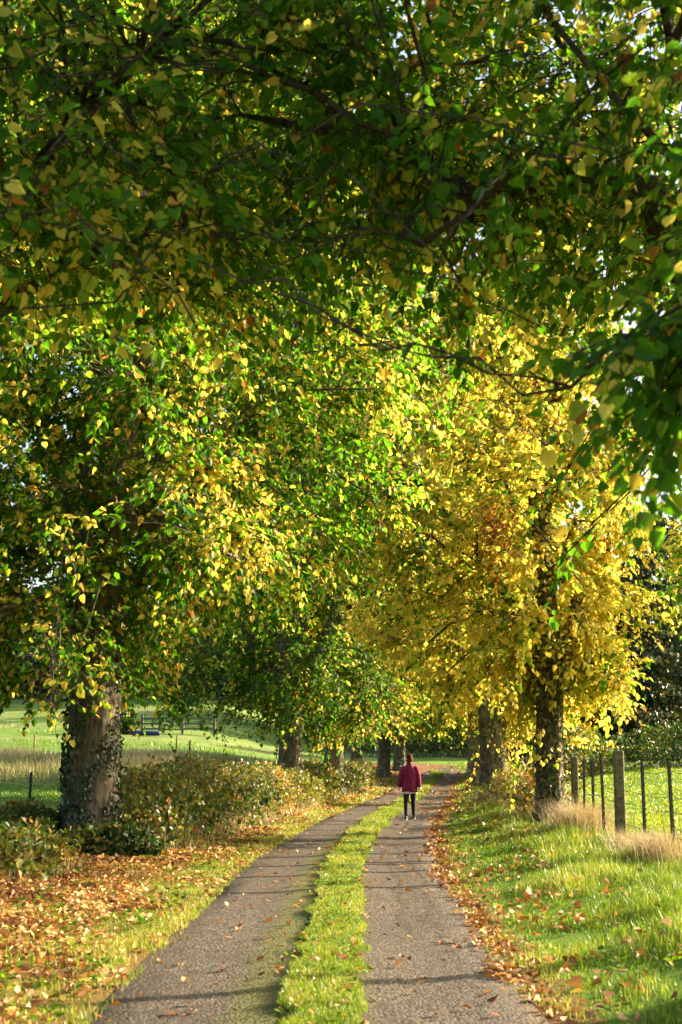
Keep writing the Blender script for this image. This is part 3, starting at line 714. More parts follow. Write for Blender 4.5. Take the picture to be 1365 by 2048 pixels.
# ------------------------------------------------------------------ bushes, hedges, background trees
def bush(name, label, cat, x, y, rx, ry, h, n, size, hue_lo, hue_hi, mat, seed, stems=14, rz=0.0, group=None, yel=0.0, stem_mat=None, base_drop=.1, full=False, open_=.35, spike=.12, straw=0, shoots=0):
    rng = np.random.default_rng(seed); gz = Hs(x, y)
    root = thing(name, label, cat, (x, y, gz), group); ca, sa = math.cos(rz), math.sin(rz)
    a = rng.uniform(0, 2 * np.pi, n); e = rng.uniform(0, 1, n); r = rng.uniform(0, 1, n) ** open_
    lump = 1 + .32 * fnoise(a * 2.2, e * 4, 1.5, seed) + .16 * fnoise(a * 6, e * 9, 1.5, seed + 1)
    prof = np.sqrt(np.maximum(1 - e ** 2.6, 0)) * (.9 + .1 * np.minimum(e / .3, 1))
    X = rx * r * prof * lump * np.cos(a); Y = ry * r * prof * lump * np.sin(a); Z = h * e * (.85 + .2 * lump) * (.55 + .45 * r ** .5)
    top = h * (1 + .15 * fnoise(X * 2, Y * 2, 1.4, seed + 2)) * np.sqrt(np.maximum(1 - (X / rx / 1.25) ** 2 - (Y / ry / 1.25) ** 2, .12))
    Z = np.minimum(Z, top + rng.exponential(spike, n) * (rng.uniform(0, 1, n) < .3))
    Xw, Yw = X * ca - Y * sa, X * sa + Y * ca
    zg = H(Xw + x, Yw + y) - gz
    P = np.c_[Xw, Yw, Z + zg + rng.uniform(-base_drop, .02, n) * (Z < .3)]
    o = nrm(np.c_[np.cos(a) * ca - np.sin(a) * sa, np.cos(a) * sa + np.sin(a) * ca, .4 + e])
    Tt = rng.normal(0, .7, P.shape) + o * .4 + np.array([0, 0, -.35]); Nn = o + rng.normal(0, .5, P.shape)
    cl = fnoise(X * 1.7, Y * 1.7 + Z * 1.9, 1.5, seed + 3)
    hu = hue_lo + (hue_hi - hue_lo) * np.clip(.5 + .28 * cl + rng.normal(0, .16, n), 0, 1)
    y_ = rng.uniform(0, 1, n) < yel * (1 + .6 * cl); hu = np.where(y_, rng.uniform(.78, 1, n), hu)
    if straw:
        k = straw; a2 = rng.uniform(0, 2 * np.pi, k); r2 = rng.uniform(.25, 1.1, k) ** .6; sx_, sy_ = rx * r2 * np.cos(a2), ry * r2 * np.sin(a2)
        xw, yw = sx_ * ca - sy_ * sa, sx_ * sa + sy_ * ca
        blade_obj('dry_stems', np.c_[xw, yw, H(xw + x, yw + y) - gz - .02], h * rng.uniform(.12, .7, k) * (1.15 - .45 * r2), rng.uniform(.006, .013, k), np.abs(rng.normal(.45, .3, k)), rng.uniform(0, 2 * np.pi, k), rng.normal(.55, .25, k), STRAW, root)['kind'] = 'stuff'
    leaf_obj('foliage', P, Tt, Nn, size * np.clip(rng.normal(1, .25, n), .5, 1.6), hu, mat, root, full)
    if shoots:
        m = MB(); LPs, LTs, LNs = [], [], []
        for i in range(shoots):
            aa = rng.uniform(0, 2 * np.pi); rr = rng.uniform(.3, .85); b = np.array([rx * rr * math.cos(aa), ry * rr * math.sin(aa)]); dv = np.array([math.cos(aa), math.sin(aa)]) * rng.uniform(.2, .7) + rng.normal(0, .25, 2)
            hh = h * (1.05 - .5 * rr * rr) * rng.uniform(.75, 1.3); arch = rng.uniform(.1, .5) * hh; pts = []
            for t in np.linspace(0, 1, 7):
                q2 = b * (.75 + .25 * t) + dv * t ** 1.6; xw, yw = q2[0] * ca - q2[1] * sa, q2[0] * sa + q2[1] * ca
                pts.append(np.array([xw, yw, Hs(xw + x, yw + y) - gz + hh * (1.25 * t - .25 * t ** 2) - arch * t ** 3]))
            m.tube(pts, [.006, .0055, .005, .0045, .004, .003, .002], 4)
            pts = np.array(pts); k = 22; t = rng.uniform(2.4, 5.99, k); j = t.astype(int); fr = (t - j)[:, None]
            LPs.append(pts[j] * (1 - fr) + pts[j + 1] * fr); dd = nrm(pts[j + 1] - pts[j]); LTs.append(dd * .3 + rng.normal(0, .7, (k, 3)) + np.array([0, 0, -.2])); LNs.append(np.array([0, 0, .8]) + rng.normal(0, .5, (k, 3)))
        m.build('shoot', stem_mat or STEM, root)['kind'] = 'stuff'
        q3 = np.concatenate(LPs); k = len(q3)
        leaf_obj('shoot_foliage', q3, np.concatenate(LTs), np.concatenate(LNs), size * rng.uniform(.6, 1.2, k), np.clip(hue_lo + (hue_hi - hue_lo) * rng.beta(2, 2.4, k), 0, 1), mat, root, True)
    if stems:
        m = MB()
        for i in range(stems):
            aa = rng.uniform(0, 2 * np.pi); rr = rng.uniform(.1, .75); b = np.array([rx * rr * .7 * math.cos(aa), ry * rr * .7 * math.sin(aa)])
            ln = rng.uniform(.6, 1.12) * h; out = np.array([rx, ry]) * rng.uniform(.1, .4) * np.array([math.cos(aa), math.sin(aa)])
            pts = []
            for t in np.linspace(0, 1, 6):
                q2 = b + out * t ** 1.5 + rng.normal(0, .02, 2); xw, yw = q2[0] * ca - q2[1] * sa, q2[0] * sa + q2[1] * ca
                pts.append((xw, yw, Hs(xw + x, yw + y) - gz - .05 + ln * (t - .18 * t * t * t)))
            r0 = rng.uniform(.005, .011) * (1 if h < 4 else 6)
            m.tube(pts, [r0 * (1 - .75 * t) for t in np.linspace(0, 1, 6)], 5)
        m.build('stem', stem_mat or STEM, root)['kind'] = 'stuff'
    return root
STEM = plain('bramble_stem', (.26, .19, .11), .8, .2, col2=(.13, .07, .04))

# brambles along the left row
GB = 'brambles along the left of the lane'
for i, (y, du, L, h, lab) in enumerate([
        (26.0, -3.5, 2.2, 1.42, 'yellow-green bramble bush at the right foot of the thick ivy-footed tree'),
        (29.8, -3.45, 2.5, 1.55, 'tall bramble bush with an orange leaf on top, right of the thick trunk'),
        (34.4, -3.35, 2.5, 1.45, 'bramble bush with a dark gap of stems, midway between the thick and the forked trees'),
        (39.2, -3.35, 2.5, 1.40, 'reddish brown bramble bush just in front of the forked tree'),
        (44.2, -3.2, 2.6, 1.25, 'small-leaved pale bramble bush at the foot of the forked tree'),
        (51.0, -3.3, 3.4, 1.35, 'bramble bush between the forked tree and the ivy-clad trunk'),
        (62.5, -3.3, 4.0, 1.2, 'low bramble bush just beyond the ivy-clad trunk'),
        (72.0, -3.3, 4.5, 1.3, 'glossy low bush before the slim yellowing tree')]):
    x = lx(y) + du
    th = math.atan2(1.0, (lx(y + 1) - lx(y - 1)) / 2) - math.pi / 2
    bush('bramble_bush', lab, 'bramble', x, y, 1.05, L * 1.25, h * .97, int(5600 * L / 2.2 * (1 if y < 50 else .8)), .08 if y < 50 else .11, (.16 if i != 4 else .36), (.72 if i != 1 else .66), HEDGE, 50 + i, stems=80 if y < 50 else 26, rz=th, group=GB, yel=.22 if i != 3 else .5, open_=.55, spike=.42, straw=int(450 * L / 2.2), shoots=48 if y < 55 else 14)
bush('bramble_bush', 'straggling bramble with pale stems at the lower left, before the steel stakes', 'bramble', -4.6, 19.3, 1.1, 1.7, .72, 2600, .08, .25, .74, HEDGE, 61, straw=500, shoots=30, stems=70, group=GB, yel=.22, full=True, spike=.3)
bush('bramble_bush', 'ivy and bramble tangle heaped against the foot of the thick left trunk', 'bramble', -3.62, 22.9, .85, .5, .50, 2300, .075, .05, .5, HEDGE, 62, shoots=14, stems=24, group=GB, yel=.10, full=True, spike=.25)
bush('bramble_bush', 'low bramble left of the thick trunk, around the second steel stake', 'bramble', -5.2, 23.6, .9, 1.3, .75, 2000, .08, .2, .66, HEDGE, 63, straw=300, shoots=24, stems=30, group=GB, yel=.2, full=True, spike=.3)
# right row undergrowth
GR = 'undergrowth along the right row of trees'
for i, (x, y, rx, ry, h, lab, yl) in enumerate([
        (4.75, 34.2, .8, 2.2, 1.1, 'rusty red weedy bush behind the flaking yellow tree', .55),
        (5.0, 40.5, .9, 2.8, 1.1, 'pale stemmy bush midway between the first and second right trees', .35),
        (5.5, 46.5, .7, 2.4, 1.0, 'leafy green bush before the second right trunk', .2),
        (6.3, 57, .9, 4.0, 1.1, 'bush between the second and third right trees', .2)]):
    bush('undergrowth_bush', lab, 'bush', x, y, rx, ry, h, int(1500 * ry), .085, .28, .76, HEDGE, 70 + i, straw=600, shoots=26, stems=60, group=GR, yel=yl, spike=.25, open_=.5)

# hedge beyond the bend and the field hedges
def far_hedge(label, p0, p1, w, h, n, size, lo, hi, seed, mat=None, yel=.05):
    c = ((p0[0] + p1[0]) / 2, (p0[1] + p1[1]) / 2); L = math.hypot(p1[0] - p0[0], p1[1] - p0[1]) / 2
    return bush('hedge', label, 'hedge', c[0], c[1], L * 1.06, w, h, n, size, lo, hi, mat or HEDGE, seed, stems=20, rz=math.atan2(p1[1] - p0[1], p1[0] - p0[0]), yel=yel, open_=.5, stem_mat=TWIG)
far_hedge('dense hedge closing the view where the lane bends away', (0, 114.5), (31, 123), 1.8, 4.8, 20000, .20, .05, .62, 80)
far_hedge('taller thicket behind the hedge at the bend', (-6, 125), (30, 131), 3.0, 9.5, 16000, .34, .0, .6, 81, DARKL)
far_hedge('clipped dark hedge at the far side of the right field', (11, 72), (34, 68), 1.3, 2.3, 16000, .14, .05, .5, 82)
far_hedge('rough hedge at the corner of the right field behind the yellow tree', (8.6, 66), (13, 71), 1.4, 2.4, 7000, .14, .1, .72, 83, yel=.1)
far_hedge('dark field hedge by the far gate in the left pasture', (-19.5, 112), (-15.6, 112), 1.0, 1.8, 2600, .2, .0, .3, 84, DARKL)
far_hedge('long hedge along the top of the left pasture', (-70, 168), (-8, 160), 2.2, 4.2, 14000, .42, .0, .55, 85, DARKL)

def bg_tree(label, x, y, seed, zt, Rr, hue, leaf=.28, n3=240, group='trees beyond the fields', tr=.35, zbv=1.0, **kw):
    gz = Hs(x, y)
    return build_tree('field_tree', label, (x, y, gz), dict(c=(x, y), zt=zt + gz, R=ellR(Rr, Rr, Rr, Rr), zb=cst(zbv + gz), ph=seed, mat=DARKL), seed, tr, zt * .7, n2=40, n3=n3, subs=7, K=8, leaf=leaf,
                      hue=hue, full=False, wood_k=(8, 5, 3), twig_len=1.3, group=group, subtube=False, fork=(1.5, zt * .5), **kw)
dk = lambda a, b, yel=.1: (lambda rng, A, nS, K: np.where(rng.uniform(0, 1, (nS, K)) < yel * (1.2 + fnoise(A[:, 0] * .5, A[:, 2] * .5 + A[:, 1] * .3, 1.5, 8))[:, None], rng.uniform(.6, 1, (nS, K)), rng.uniform(a, b, (nS, K))))
bg_tree('dark broad tree with bronze top leaves at the right edge beyond the field', 20.5, 88, 91, 15.5, 5.6, dk(.0, .45, .30), n3=420)
bg_tree('dark ivy-green tree beside the bronze-topped one, nearer the avenue', 16.2, 84, 92, 10.0, 3.6, dk(.0, .5, .30), n3=330, leaf=.25)
bg_tree('tall dark tree half hidden behind the bronze-topped one', 28, 96, 93, 15, 5.5, dk(0, .45, .2), n3=300)
bg_tree('olive-brown tree in the gap behind the yellow crown', 12.5, 92, 94, 12, 4.2, dk(.2, .7, .3), n3=300)
bg_tree('round dark tree above the hedge at the bend', 9.5, 137, 95, 13, 6, dk(.1, .65, .2), leaf=.4)
bg_tree('wide green tree behind the thicket at the bend', 0.5, 140, 96, 15, 7, dk(.1, .6, .15), leaf=.42)
bg_tree('dark tree added behind the right end of the hedge to shade the bend', 22.0, 120.5, 87, 12.5, 5, dk(.05, .5, .1), leaf=.34)  # this and the next are added to shade the grass at the bend
bg_tree('dark tree added far right beyond the hedge to shade the bend', 31, 126, 88, 14, 6, dk(.05, .5, .1), leaf=.36)
bg_tree('hedgerow tree at the top of the left pasture seen under the thick tree', -40, 165, 97, 13, 7, dk(.05, .5, .1), leaf=.5)
bg_tree('hedgerow tree at the top of the left pasture right of the thick trunk', -24, 163, 98, 12, 6.5, dk(.05, .55, .15), leaf=.5)
bg_tree('hedgerow tree at the top of the left pasture behind the forked tree', -9, 158, 99, 14, 7, dk(.05, .5, .1), leaf=.5)

# ------------------------------------------------------------------ fences
CONC = plain('weathered_post', (.23, .19, .115), .95, .1, scale=9, col2=(.12, .095, .045), bstr=.8)
STEEL = plain('dull_steel', (.05, .045, .045), .6, .4, .3, scale=30, col2=(.03, .024, .022))
WIRE = plain('fence_wire', (.22, .21, .20), .5, .5, .8, scale=60, col2=(.14, .10, .08))
RUST = plain('rusty_iron', (.22, .08, .04), .8, .3, scale=20, col2=(.12, .04, .025))
WOOD = plain('grey_rail', (.20, .17, .13), .9, .15, scale=12, col2=(.11, .09, .07))
HOLE = plain('bolt_recess', (.03, .028, .022), .9, .1)

def angle_stake(mb, h, w=.042, t=.006):
    mb.box((0, 0, h / 2 - .15), (w / 2, t / 2, h / 2 + .15)); mb.box((-w / 2 + t / 2, w / 2, h / 2 - .15), (t / 2, w / 2 - t / 2 - .001, h / 2 + .15))
    for z in np.arange(.15, h - .05, .09): mb.box((w / 2 + .003, 0, z), (.004, t / 2 + .002, .012))

def wire(mb, pts, r=.0035, barb=False, rng=None):
    mb.tube(pts, r, 5)
    if barb:
        for a, b in zip(pts[:-1], pts[1:]):
            a, b = Vector(a), Vector(b); n = max(1, int((b - a).length / .13))
            for i in range(n):
                p = a.lerp(b, (i + .5) / n); d = Vector((rng.uniform(-1, 1), rng.uniform(-.5, .5), rng.uniform(-1, 1))).normalized() * .026
                mb.tube([p - d, p + d], .0035, 3, cap=False)

def right_fence():
    ox, oy = 4.69, 24.4
    root = thing('wire_fence', 'barbed wire fence with one stout post and thin steel stakes along the right field', 'fence', (ox, oy, Hs(ox, oy)))
    o = Vector(root.location)
    def fx(y): return ox + .012 * (y - oy) if y < 30 else ox + .012 * (30 - oy) + (lx(y) - lx(30)) * .9
    m = MB()
    m.box((0, 0, .55), (.085, .075, 1.02), .02)
    p = m.build('post', CONC, root, smooth=False); p['label'] = 'stout square weathered post with bolt holes'
    for z in (.42, .78, 1.12, 1.4):
        h = MB(); h.tube([(.0, -.0765, z), (.0, -.071, z)], .018, 10); h.build('bolt_hole', HOLE, p)
    P2 = MB(); y2 = 29.4; P2.box((fx(y2) - ox, y2 - oy, .45 + Hs(fx(y2), y2) - o.z), (.07, .07, .95), .02)
    P2.build('post', CONC, root, smooth=False)
    ys = [17.2, 19.0, 20.3, 22.3, 26.0, 27.1, 28.2, 31.5, 33.5, 36, 38.5, 41, 44, 47, 50, 54, 58]
    for y in ys:
        mb = MB(); angle_stake(mb, 1.40, w=.038 if y < 40 else .05)
        s = mb.build('stake', STEEL, root, smooth=False); s.location = (fx(y) - ox, y - oy, Hs(fx(y), y) - o.z); s.rotation_euler = (0, rad(random.Random(int(y * 10)).uniform(-1.5, 1.5)), rad(20))
    rng = random.Random(5)
    yy = sorted(ys + [oy, y2, 15.5])
    for z, b in ((1.38, True), (1.26, False), (.92, False), (.72, True), (.38, False)):
        pts = []
        for i, y in enumerate(yy):
            pts.append((fx(y) - ox - .03, y - oy, z + Hs(fx(y), y) - o.z + rng.uniform(-.012, .012)))
            if i + 1 < len(yy):
                y_ = (y + yy[i + 1]) / 2; pts.append((fx(y_) - ox - .03, y_ - oy, z - .018 + Hs(fx(y_), y_) - o.z))
        m = MB(); wire(m, pts, .0045, b, rng); m.build('wire', WIRE, root)
right_fence()

def left_fence():
    ox, oy = -5.62, 26.2
    root = thing('wire_fence', 'thin wire fence on notched steel stakes beside the left pasture', 'fence', (ox, oy, Hs(ox, oy)))
    o = Vector(root.location)
    def fx(y): return ox + .0 * (y - oy) + (lx(y) - lx(26.2)) * .55
    ys = [20.2, 23.3, 26.1, 29.2, 32.4, 36.0, 39.3, 43, 47, 52, 57]
    for i, y in enumerate(ys):
        mb = MB(); angle_stake(mb, 1.28, w=.05 if y < 40 else .06)
        s = mb.build('stake', STEEL, root, smooth=False); s.location = (fx(y) - ox, y - oy, Hs(fx(y), y) - o.z); s.rotation_euler = (0, rad([0, 1, 1.5, 3, -1, 0, 1, -1, 0, 1, 0][i]), rad(-15))
    rng = random.Random(8)
    for z in (1.14, .62, .34, .2):
        pts = []
        for y in [17] + ys:
            pts.append((fx(y) - ox, y - oy, z + Hs(fx(y), y) - o.z + rng.uniform(-.02, .02)))
        m = MB(); wire(m, pts, .006); m.build('wire', WIRE, root)
left_fence()

# far things in the left pasture
for i, (x, y, h, lab) in enumerate([(-19.6, 92, 1.05, 'rusty stake in the rushes left of the thick trunk'), (-10.4, 91, 1.15, 'rusty stake in the rushes right of the thick trunk'), (-8.2, 78, 1.2, 'rusty stake in the pasture under the dark low crown')]):
    m = MB(); m.tube([(0, 0, -.2), (.01, 0, h * .6), (.03, 0, h)], [.05, .045, .04], 8)
    o = m.build('fence_stake', RUST); o.location = (x, y, Hs(x, y)); tag(o, lab, 'stake', 'rusty stakes in the left pasture')
def pasture_gate():
    x, y = -13.4, 113.5; z = Hs(x, y)
    root = thing('field_gate', 'grey wooden gate and rails in the far left pasture', 'gate', (x, y, z))
    for dx in (-2.3, -.9, .9, 3.4):
        m = MB(); m.box((dx, 0, .6), (.10, .10, .85), .02); m.build('post', WOOD, root, smooth=False)
    for a, b in ((-2.2, -1.0), (1.0, 3.3)):
        for zz in (.35, .75, 1.15):
            m = MB(); m.box(((a + b) / 2, .02, zz), ((b - a) / 2, .04, .07), .01); m.build('rail', WOOD, root, smooth=False)
    g = MB()
    for zz in (.3, .6, .9, 1.2): g.box((0, -.13, zz), (.78, .025, .045))
    for dx in (-.74, 0, .74): g.box((dx, -.17, .72), (.04, .013, .55))
    g.build('gate_leaf', WOOD, root, smooth=False)
pasture_gate()
m = MB(); m.tube([(-1.05, 0, .2), (-1.0, 0, .2), (1.0, .1, .2), (1.05, .1, .2)], [.15, .19, .19, .15], 14)
pipe = m.build('drain_pipe', plain('blue_plastic', (.02, .03, .09), .5, .4)); pipe.location = (-14.9, 110, Hs(-14.9, 110)); tag(pipe, 'dark blue pipe lying in the far left pasture before the gate', 'pipe')
bgx = -29.5

# ------------------------------------------------------------------ fallen leaves, grass
rg = np.random.default_rng(77)
def scatter(n, u0, u1, y0, y1, pw=1.0):
    y = y0 + (y1 - y0) * rg.uniform(0, 1, n) ** pw; u = rg.uniform(u0, u1, n)
    i = np.clip(((np.interp(y, LP[:190, 1], np.arange(190)))).astype(int), 0, 189)
    return lx(y) + u / np.maximum(LT[i, 1], .5), y, u
def surf(x, y, u):
    z = H(x, y, u)
    r = np.interp(y, _ry, _rz)
    on = np.abs(u) < 1.45
    zl = r + .012 + .02 * (1 - (u / 1.5) ** 2) - .02 * np.exp(-((np.abs(u) - .75) / .25) ** 2)
    return np.where(on, zl, z)

def fallen():
    xs, ys, us, sz = [], [], [], []
    def add(n, u0, u1, y0, y1, pw, s, dens=None):
        x, y, u = scatter(n, u0, u1, y0, y1, pw)
        if dens is not None:
            k = rg.uniform(0, 1, n) < dens(x, y, u); x, y, u = x[k], y[k], u[k]
        xs.append(x); ys.append(y); us.append(u); sz.append(np.full(len(x), s))
    left = lambda x, y, u: np.clip((1 - smst(-3.1, -2.0, u)) * (.95 - .38 * smst(16, 11, y)) + .16 + .34 * fnoise(x * 1.6, y * 1.2, 1.4, 2), .05, 1)
    add(23000, -5.2, -1.5, 8, 22, 1.0, .060, left)
    add(24000, -4.6, -1.5, 22, 45, 1.2, .070, left)
    add(15000, -4.4, -1.5, 45, 105, 1.2, .11, left)
    rt = lambda x, y, u: np.exp(-np.maximum(0, u - 1.56) / .11) * smst(1.28, 1.56, u + .10 * fnoise(x * 3, y * 1.4, 1.5, 4))
    add(5200, 1.15, 2.3, 8, 26, 1.0, .058, rt)
    add(4800, 1.15, 2.3, 26, 60, 1.1, .072, rt)
    add(1100, 1.1, 2.3, 60, 106, 1.0, .12, rt)
    vr = lambda x, y, u: np.clip(.30 + .55 * fnoise(x * 1.1, y * .8, 1.5, 6), .02, .9)
    add(1700, 1.8, 4.6, 9, 30, 1.0, .075, vr); add(1500, 1.8, 4.8, 30, 60, 1.0, .09, vr)
    add(230, -1.4, 1.4, 8.5, 24, 1.0, .06); add(420, -1.4, 1.4, 24, 70, 1.0, .075); add(400, -1.4, 1.4, 60, 108, 1, .14)
    add(160, -.4, .4, 8.5, 30, 1.0, .06)
    add(260, -9, -6, 20, 50, 1, .09); add(200, 6, 16, 20, 55, 1, .09)
    x = np.concatenate(xs); y = np.concatenate(ys); u = np.concatenate(us); s = np.concatenate(sz)
    n = len(x)
    thick = (u < -1.9)
    z = surf(x, y, u) + .014 + rg.uniform(0, .05, n) * thick + rg.uniform(0, .02, n) + ((u > 1.7) & (u < 5)) * rg.uniform(.02, .10, n) + (np.abs(u) < .36) * .05
    tilt = np.where(np.abs(u) < 1.3, .16, .42)[:, None]
    Nn = np.array([0, 0, 1.0]) + rg.normal(0, 1, (n, 3)) * tilt
    a = rg.uniform(0, 2 * np.pi, n); Tt = np.c_[np.cos(a), np.sin(a), rg.normal(0, .22, n)]
    hue = np.clip(.46 + .2 * fnoise(x * 2, y * 1.6, 1.5, 9) + rg.normal(0, .25, n), 0, 1)
    hue = np.where((u > .9) & (u < 3), hue * .8, hue); hue = np.where(np.abs(u) < 1.2, hue * .8, hue)
    o = leaf_obj('fallen_leaves', np.c_[x, y, z], Tt, Nn, s * np.clip(rg.normal(1, .25, n), .45, 1.7), hue, LITTER, None, True, rg.uniform(-2.0, 4.5, n))
    tag(o, 'orange and brown fallen leaves lying along both edges of the lane', 'fallen leaves', None, 'stuff')
fallen()

def grass_obj(name, lab, x, y, z, hmean, w, leanm, hue, hsd=.3, mat=None):
    n = len(x)
    h = hmean * np.clip(rg.normal(1, hsd, n), .3, 2.2)
    o = blade_obj(name, np.c_[x, y, z], h, w * rg.uniform(.7, 1.3, n), np.abs(rg.normal(leanm, .25, n)), rg.uniform(0, 2 * np.pi, n), hue, mat or GRASS)
    tag(o, lab, 'grass', None, 'stuff'); return o
def verge_grass():
    X, Y, Z, Hh, Wd, HU = [], [], [], [], [], []
    def add(n, u0, u1, y0, y1, pw, h, w, hue0, dens=None, tall=None):
        x, y, u = scatter(n, u0, u1, y0, y1, pw)
        if dens is not None:
            k = rg.uniform(0, 1, n) < dens(x, y, u); x, y, u = x[k], y[k], u[k]
        n = len(x); cl = fnoise(x * 1.3, y * .9, 1.5, 12); c2 = fnoise(x * 5, y * 4, 1.5, 13)
        X.append(x); Y.append(y); Z.append(surf(x, y, u) - .015 + (np.abs(u) < .33) * .035)
        hh = h * (1 + .35 * cl + .25 * c2) * np.clip(rg.normal(1, .28, n), .35, 2)
        if tall is not None: hh = hh * tall(x, y, u)
        Hh.append(hh); Wd.append(w * rg.uniform(.7, 1.35, n)); HU.append(hue0 + .13 * cl + .10 * c2 + rg.normal(0, .15, n) + (rg.uniform(0, 1, n) < .08) * .35)
    rdens = lambda x, y, u: np.clip(smst(1.52, 1.95, u + .12 * fnoise(x * 3, y * 2, 1.4, 3)) * np.clip(.8 + .4 * fnoise(x * 1.4, y, 1.6, 15), .38, 1), .0, 1)
    rt = lambda x, y, u: (.5 + 1.0 * smst(1.7, 3.2, u) + .35 * smst(3.4, 4.4, u)) * (1 + .45 * fnoise(x * 2.2, y * 1.7, 1.5, 21))
    add(95000, 1.45, 5.2, 8.5, 20, 1.0, .085, .0065, .46, rdens, rt)
    add(80000, 1.45, 5.4, 20, 36, 1.0, .088, .010, .46, rdens, rt)
    add(60000, 1.45, 5.6, 36, 70, 1.0, .09, .018, .46, rdens, rt)
    add(18000, 1.45, 5, 70, 106, 1.0, .12, .035, .5, rdens)
    wl = lambda x, y, u: np.where(np.abs(u - .02 - .06 * fnoise(x * 0, y * .9, 1.7, 31)) < .26 + .05 * smst(15, 40, y) + .07 * fnoise(x * 2, y * 2.4, 1.6, 30), 1.0, .0) * (.7 + .3 * (fnoise(x * 6, y * 4, 1.5, 17) > -.5))
    add(90000, -.5, .5, 8.5, 22, 1.0, .050, .0055, .52, wl)
    add(80000, -.5, .5, 22, 45, 1.0, .060, .0095, .52, wl)
    add(45000, -.5, .5, 45, 97, 1.0, .065, .022, .5, wl)
    ld = lambda x, y, u: np.clip(np.exp(-((u + 2.1) / .5) ** 2) * (.75 + .6 * fnoise(x * 1.5, y * 1.2, 1.4, 19)), .05, 1)
    add(46000, -2.9, -1.4, 8.5, 24, 1.0, .062, .0065, .62, ld); add(40000, -2.9, -1.4, 24, 50, 1.0, .07, .011, .6, ld); add(20000, -2.9, -1.4, 50, 105, 1, .08, .025, .58, ld)
    eg = lambda x, y, u: np.clip(.35 + .9 * fnoise(x * 4, y * 2.2, 1.5, 61), 0, 1)
    add(16000, -1.85, -1.42, 8.5, 24, 1.0, .045, .006, .55, eg); add(9000, -1.85, -1.42, 24, 50, 1.0, .055, .010, .55, eg); add(7000, 1.4, 1.75, 8.5, 24, 1.0, .045, .006, .55, eg)
    add(8000, -5, -2.6, 9, 40, 1.0, .09, .009, .6); add(26000, -4.6, -2.2, 8.5, 17, 1.0, .075, .0065, .6, lambda x, y, u: smst(17, 12, y) * np.clip(.55 + .6 * fnoise(x * 1.6, y * 1.2, 1.4, 2) * -1, 0, 1))
    x, y, z, h, w, hu = map(np.concatenate, (X, Y, Z, Hh, Wd, HU)); n = len(x)
    o = blade_obj('verge_grass', np.c_[x, y, z], h, w, np.abs(rg.normal(.42, .28, n)), rg.uniform(0, 2 * np.pi, n), hu, GRASS)
    tag(o, 'green grass growing on the verges and down the middle of the lane', 'grass', None, 'stuff')
verge_grass()

def field_grass():
    n = 60000
    y = 16 + 58 * rg.uniform(0, 1, n) ** 1.3; x = lx(y) + 4.9 + rg.uniform(0, 1, n) ** 1.2 * (3 + y * .28)
    cl = fnoise(x * .5, y * .4, 1.5, 41)
    grass_obj('right_field_grass', 'short bright grass of the field behind the right fence', x, y, H(x, y) - .01, .085 + .02 * cl, .012 + y * .0004, .5, np.clip(.62 + .1 * cl + rg.normal(0, .1, n), 0, 1))
    n = 50000
    y = 20 + 42 * rg.uniform(0, 1, n) ** 1.2; x = lx(y) * .4 - 5.4 - rg.uniform(0, 1, n) ** 1.2 * (3 + y * .3)
    cl = fnoise(x * .4, y * .4, 1.5, 42)
    grass_obj('left_field_grass', 'short vivid grass of the pasture behind the left fence', x, y, H(x, y) - .01, .08 + .02 * cl, .013 + y * .0004, .5, np.clip(.42 + .1 * cl + rg.normal(0, .1, n), 0, 1))
    n = 42000
    y = 56 + 30 * rg.uniform(0, 1, n); x = -5 - rg.uniform(0, 1, n) * (5 + y * .32) + (y - 56) * .1
    dens = fnoise(x * .35, y * .25, 1.5, 43); k = dens > rg.uniform(-1.2, .6, n); x, y, dens = x[k], y[k], dens[k]; n = len(x)
    k = lat(x, y) < -5.5; x, y, dens = x[k], y[k], dens[k]; n = len(x)
    grass_obj('rushes', 'pale rushes and dry grass across the middle of the left pasture', x, y, H(x, y) - .02, .50 + .18 * dens, .03, .3, np.clip(.10 + .28 * dens + rg.normal(0, .16, n) + .2 * smst(72, 84, y), 0, 1), mat=STRAW)
field_grass()

def dry_tuft(lab, x, y, n, spread, h, seed, hue=.75):
    rng = np.random.default_rng(seed); gz = Hs(x, y)
    a = rng.uniform(0, 2 * np.pi, n); r = np.abs(rng.normal(0, spread, n)); px, py = r * np.cos(a) * .7, r * np.sin(a) * 1.3
    o = blade_obj('dry_grass_tuft', np.c_[px, py, H(px + x, py + y) - gz - .02], h * rng.uniform(.45, 1.15, n), rng.uniform(.004, .009, n), np.abs(rng.normal(.75, .3, n)), a + rng.normal(0, .7, n), hue + rng.normal(0, .2, n), STRAW)
    o.location = (x, y, gz); tag(o, lab, 'dry grass', 'dry grass tufts along the right fence')
dry_tuft('bleached grass tuft between the flaking yellow tree and the stout post', 4.45, 26.8, 2600, .38, .72, 1)
dry_tuft('bleached grass tuft arching at the foot of the thin stakes at the right edge', 4.55, 20.4, 2600, .40, .55, 2)
dry_tuft('small bleached tuft just in front of the stout post', 4.5, 22.9, 900, .25, .42, 3)
dry_tuft('wispy pale tuft at the foot of the second right trunk', 4.7, 47.2, 900, .4, .6, 4, .55)

# ------------------------------------------------------------------ the walker
SKIN = plain('skin', (.50, .30, .22), .5, .4, var=.12, scale=40)
HAIR = plain('brown_hair', (.10, .032, .012), .85, .1, scale=90, col2=(.05, .018, .008), bstr=.2)
COAT = plain('burgundy_cloth', (.24, .020, .070), .85, .2, scale=14, col2=(.15, .012, .045), bstr=.6)
SHIRT = plain('white_cloth', (.72, .72, .70), .8, .2, var=.1, scale=30)
LEGG = plain('black_leggings', (.012, .012, .014), .7, .3, scale=40)
SHOE = plain('black_shoe', (.02, .02, .022), .6, .4, scale=40)
SOLE = plain('white_sole', (.66, .66, .64), .6, .3, var=.1)

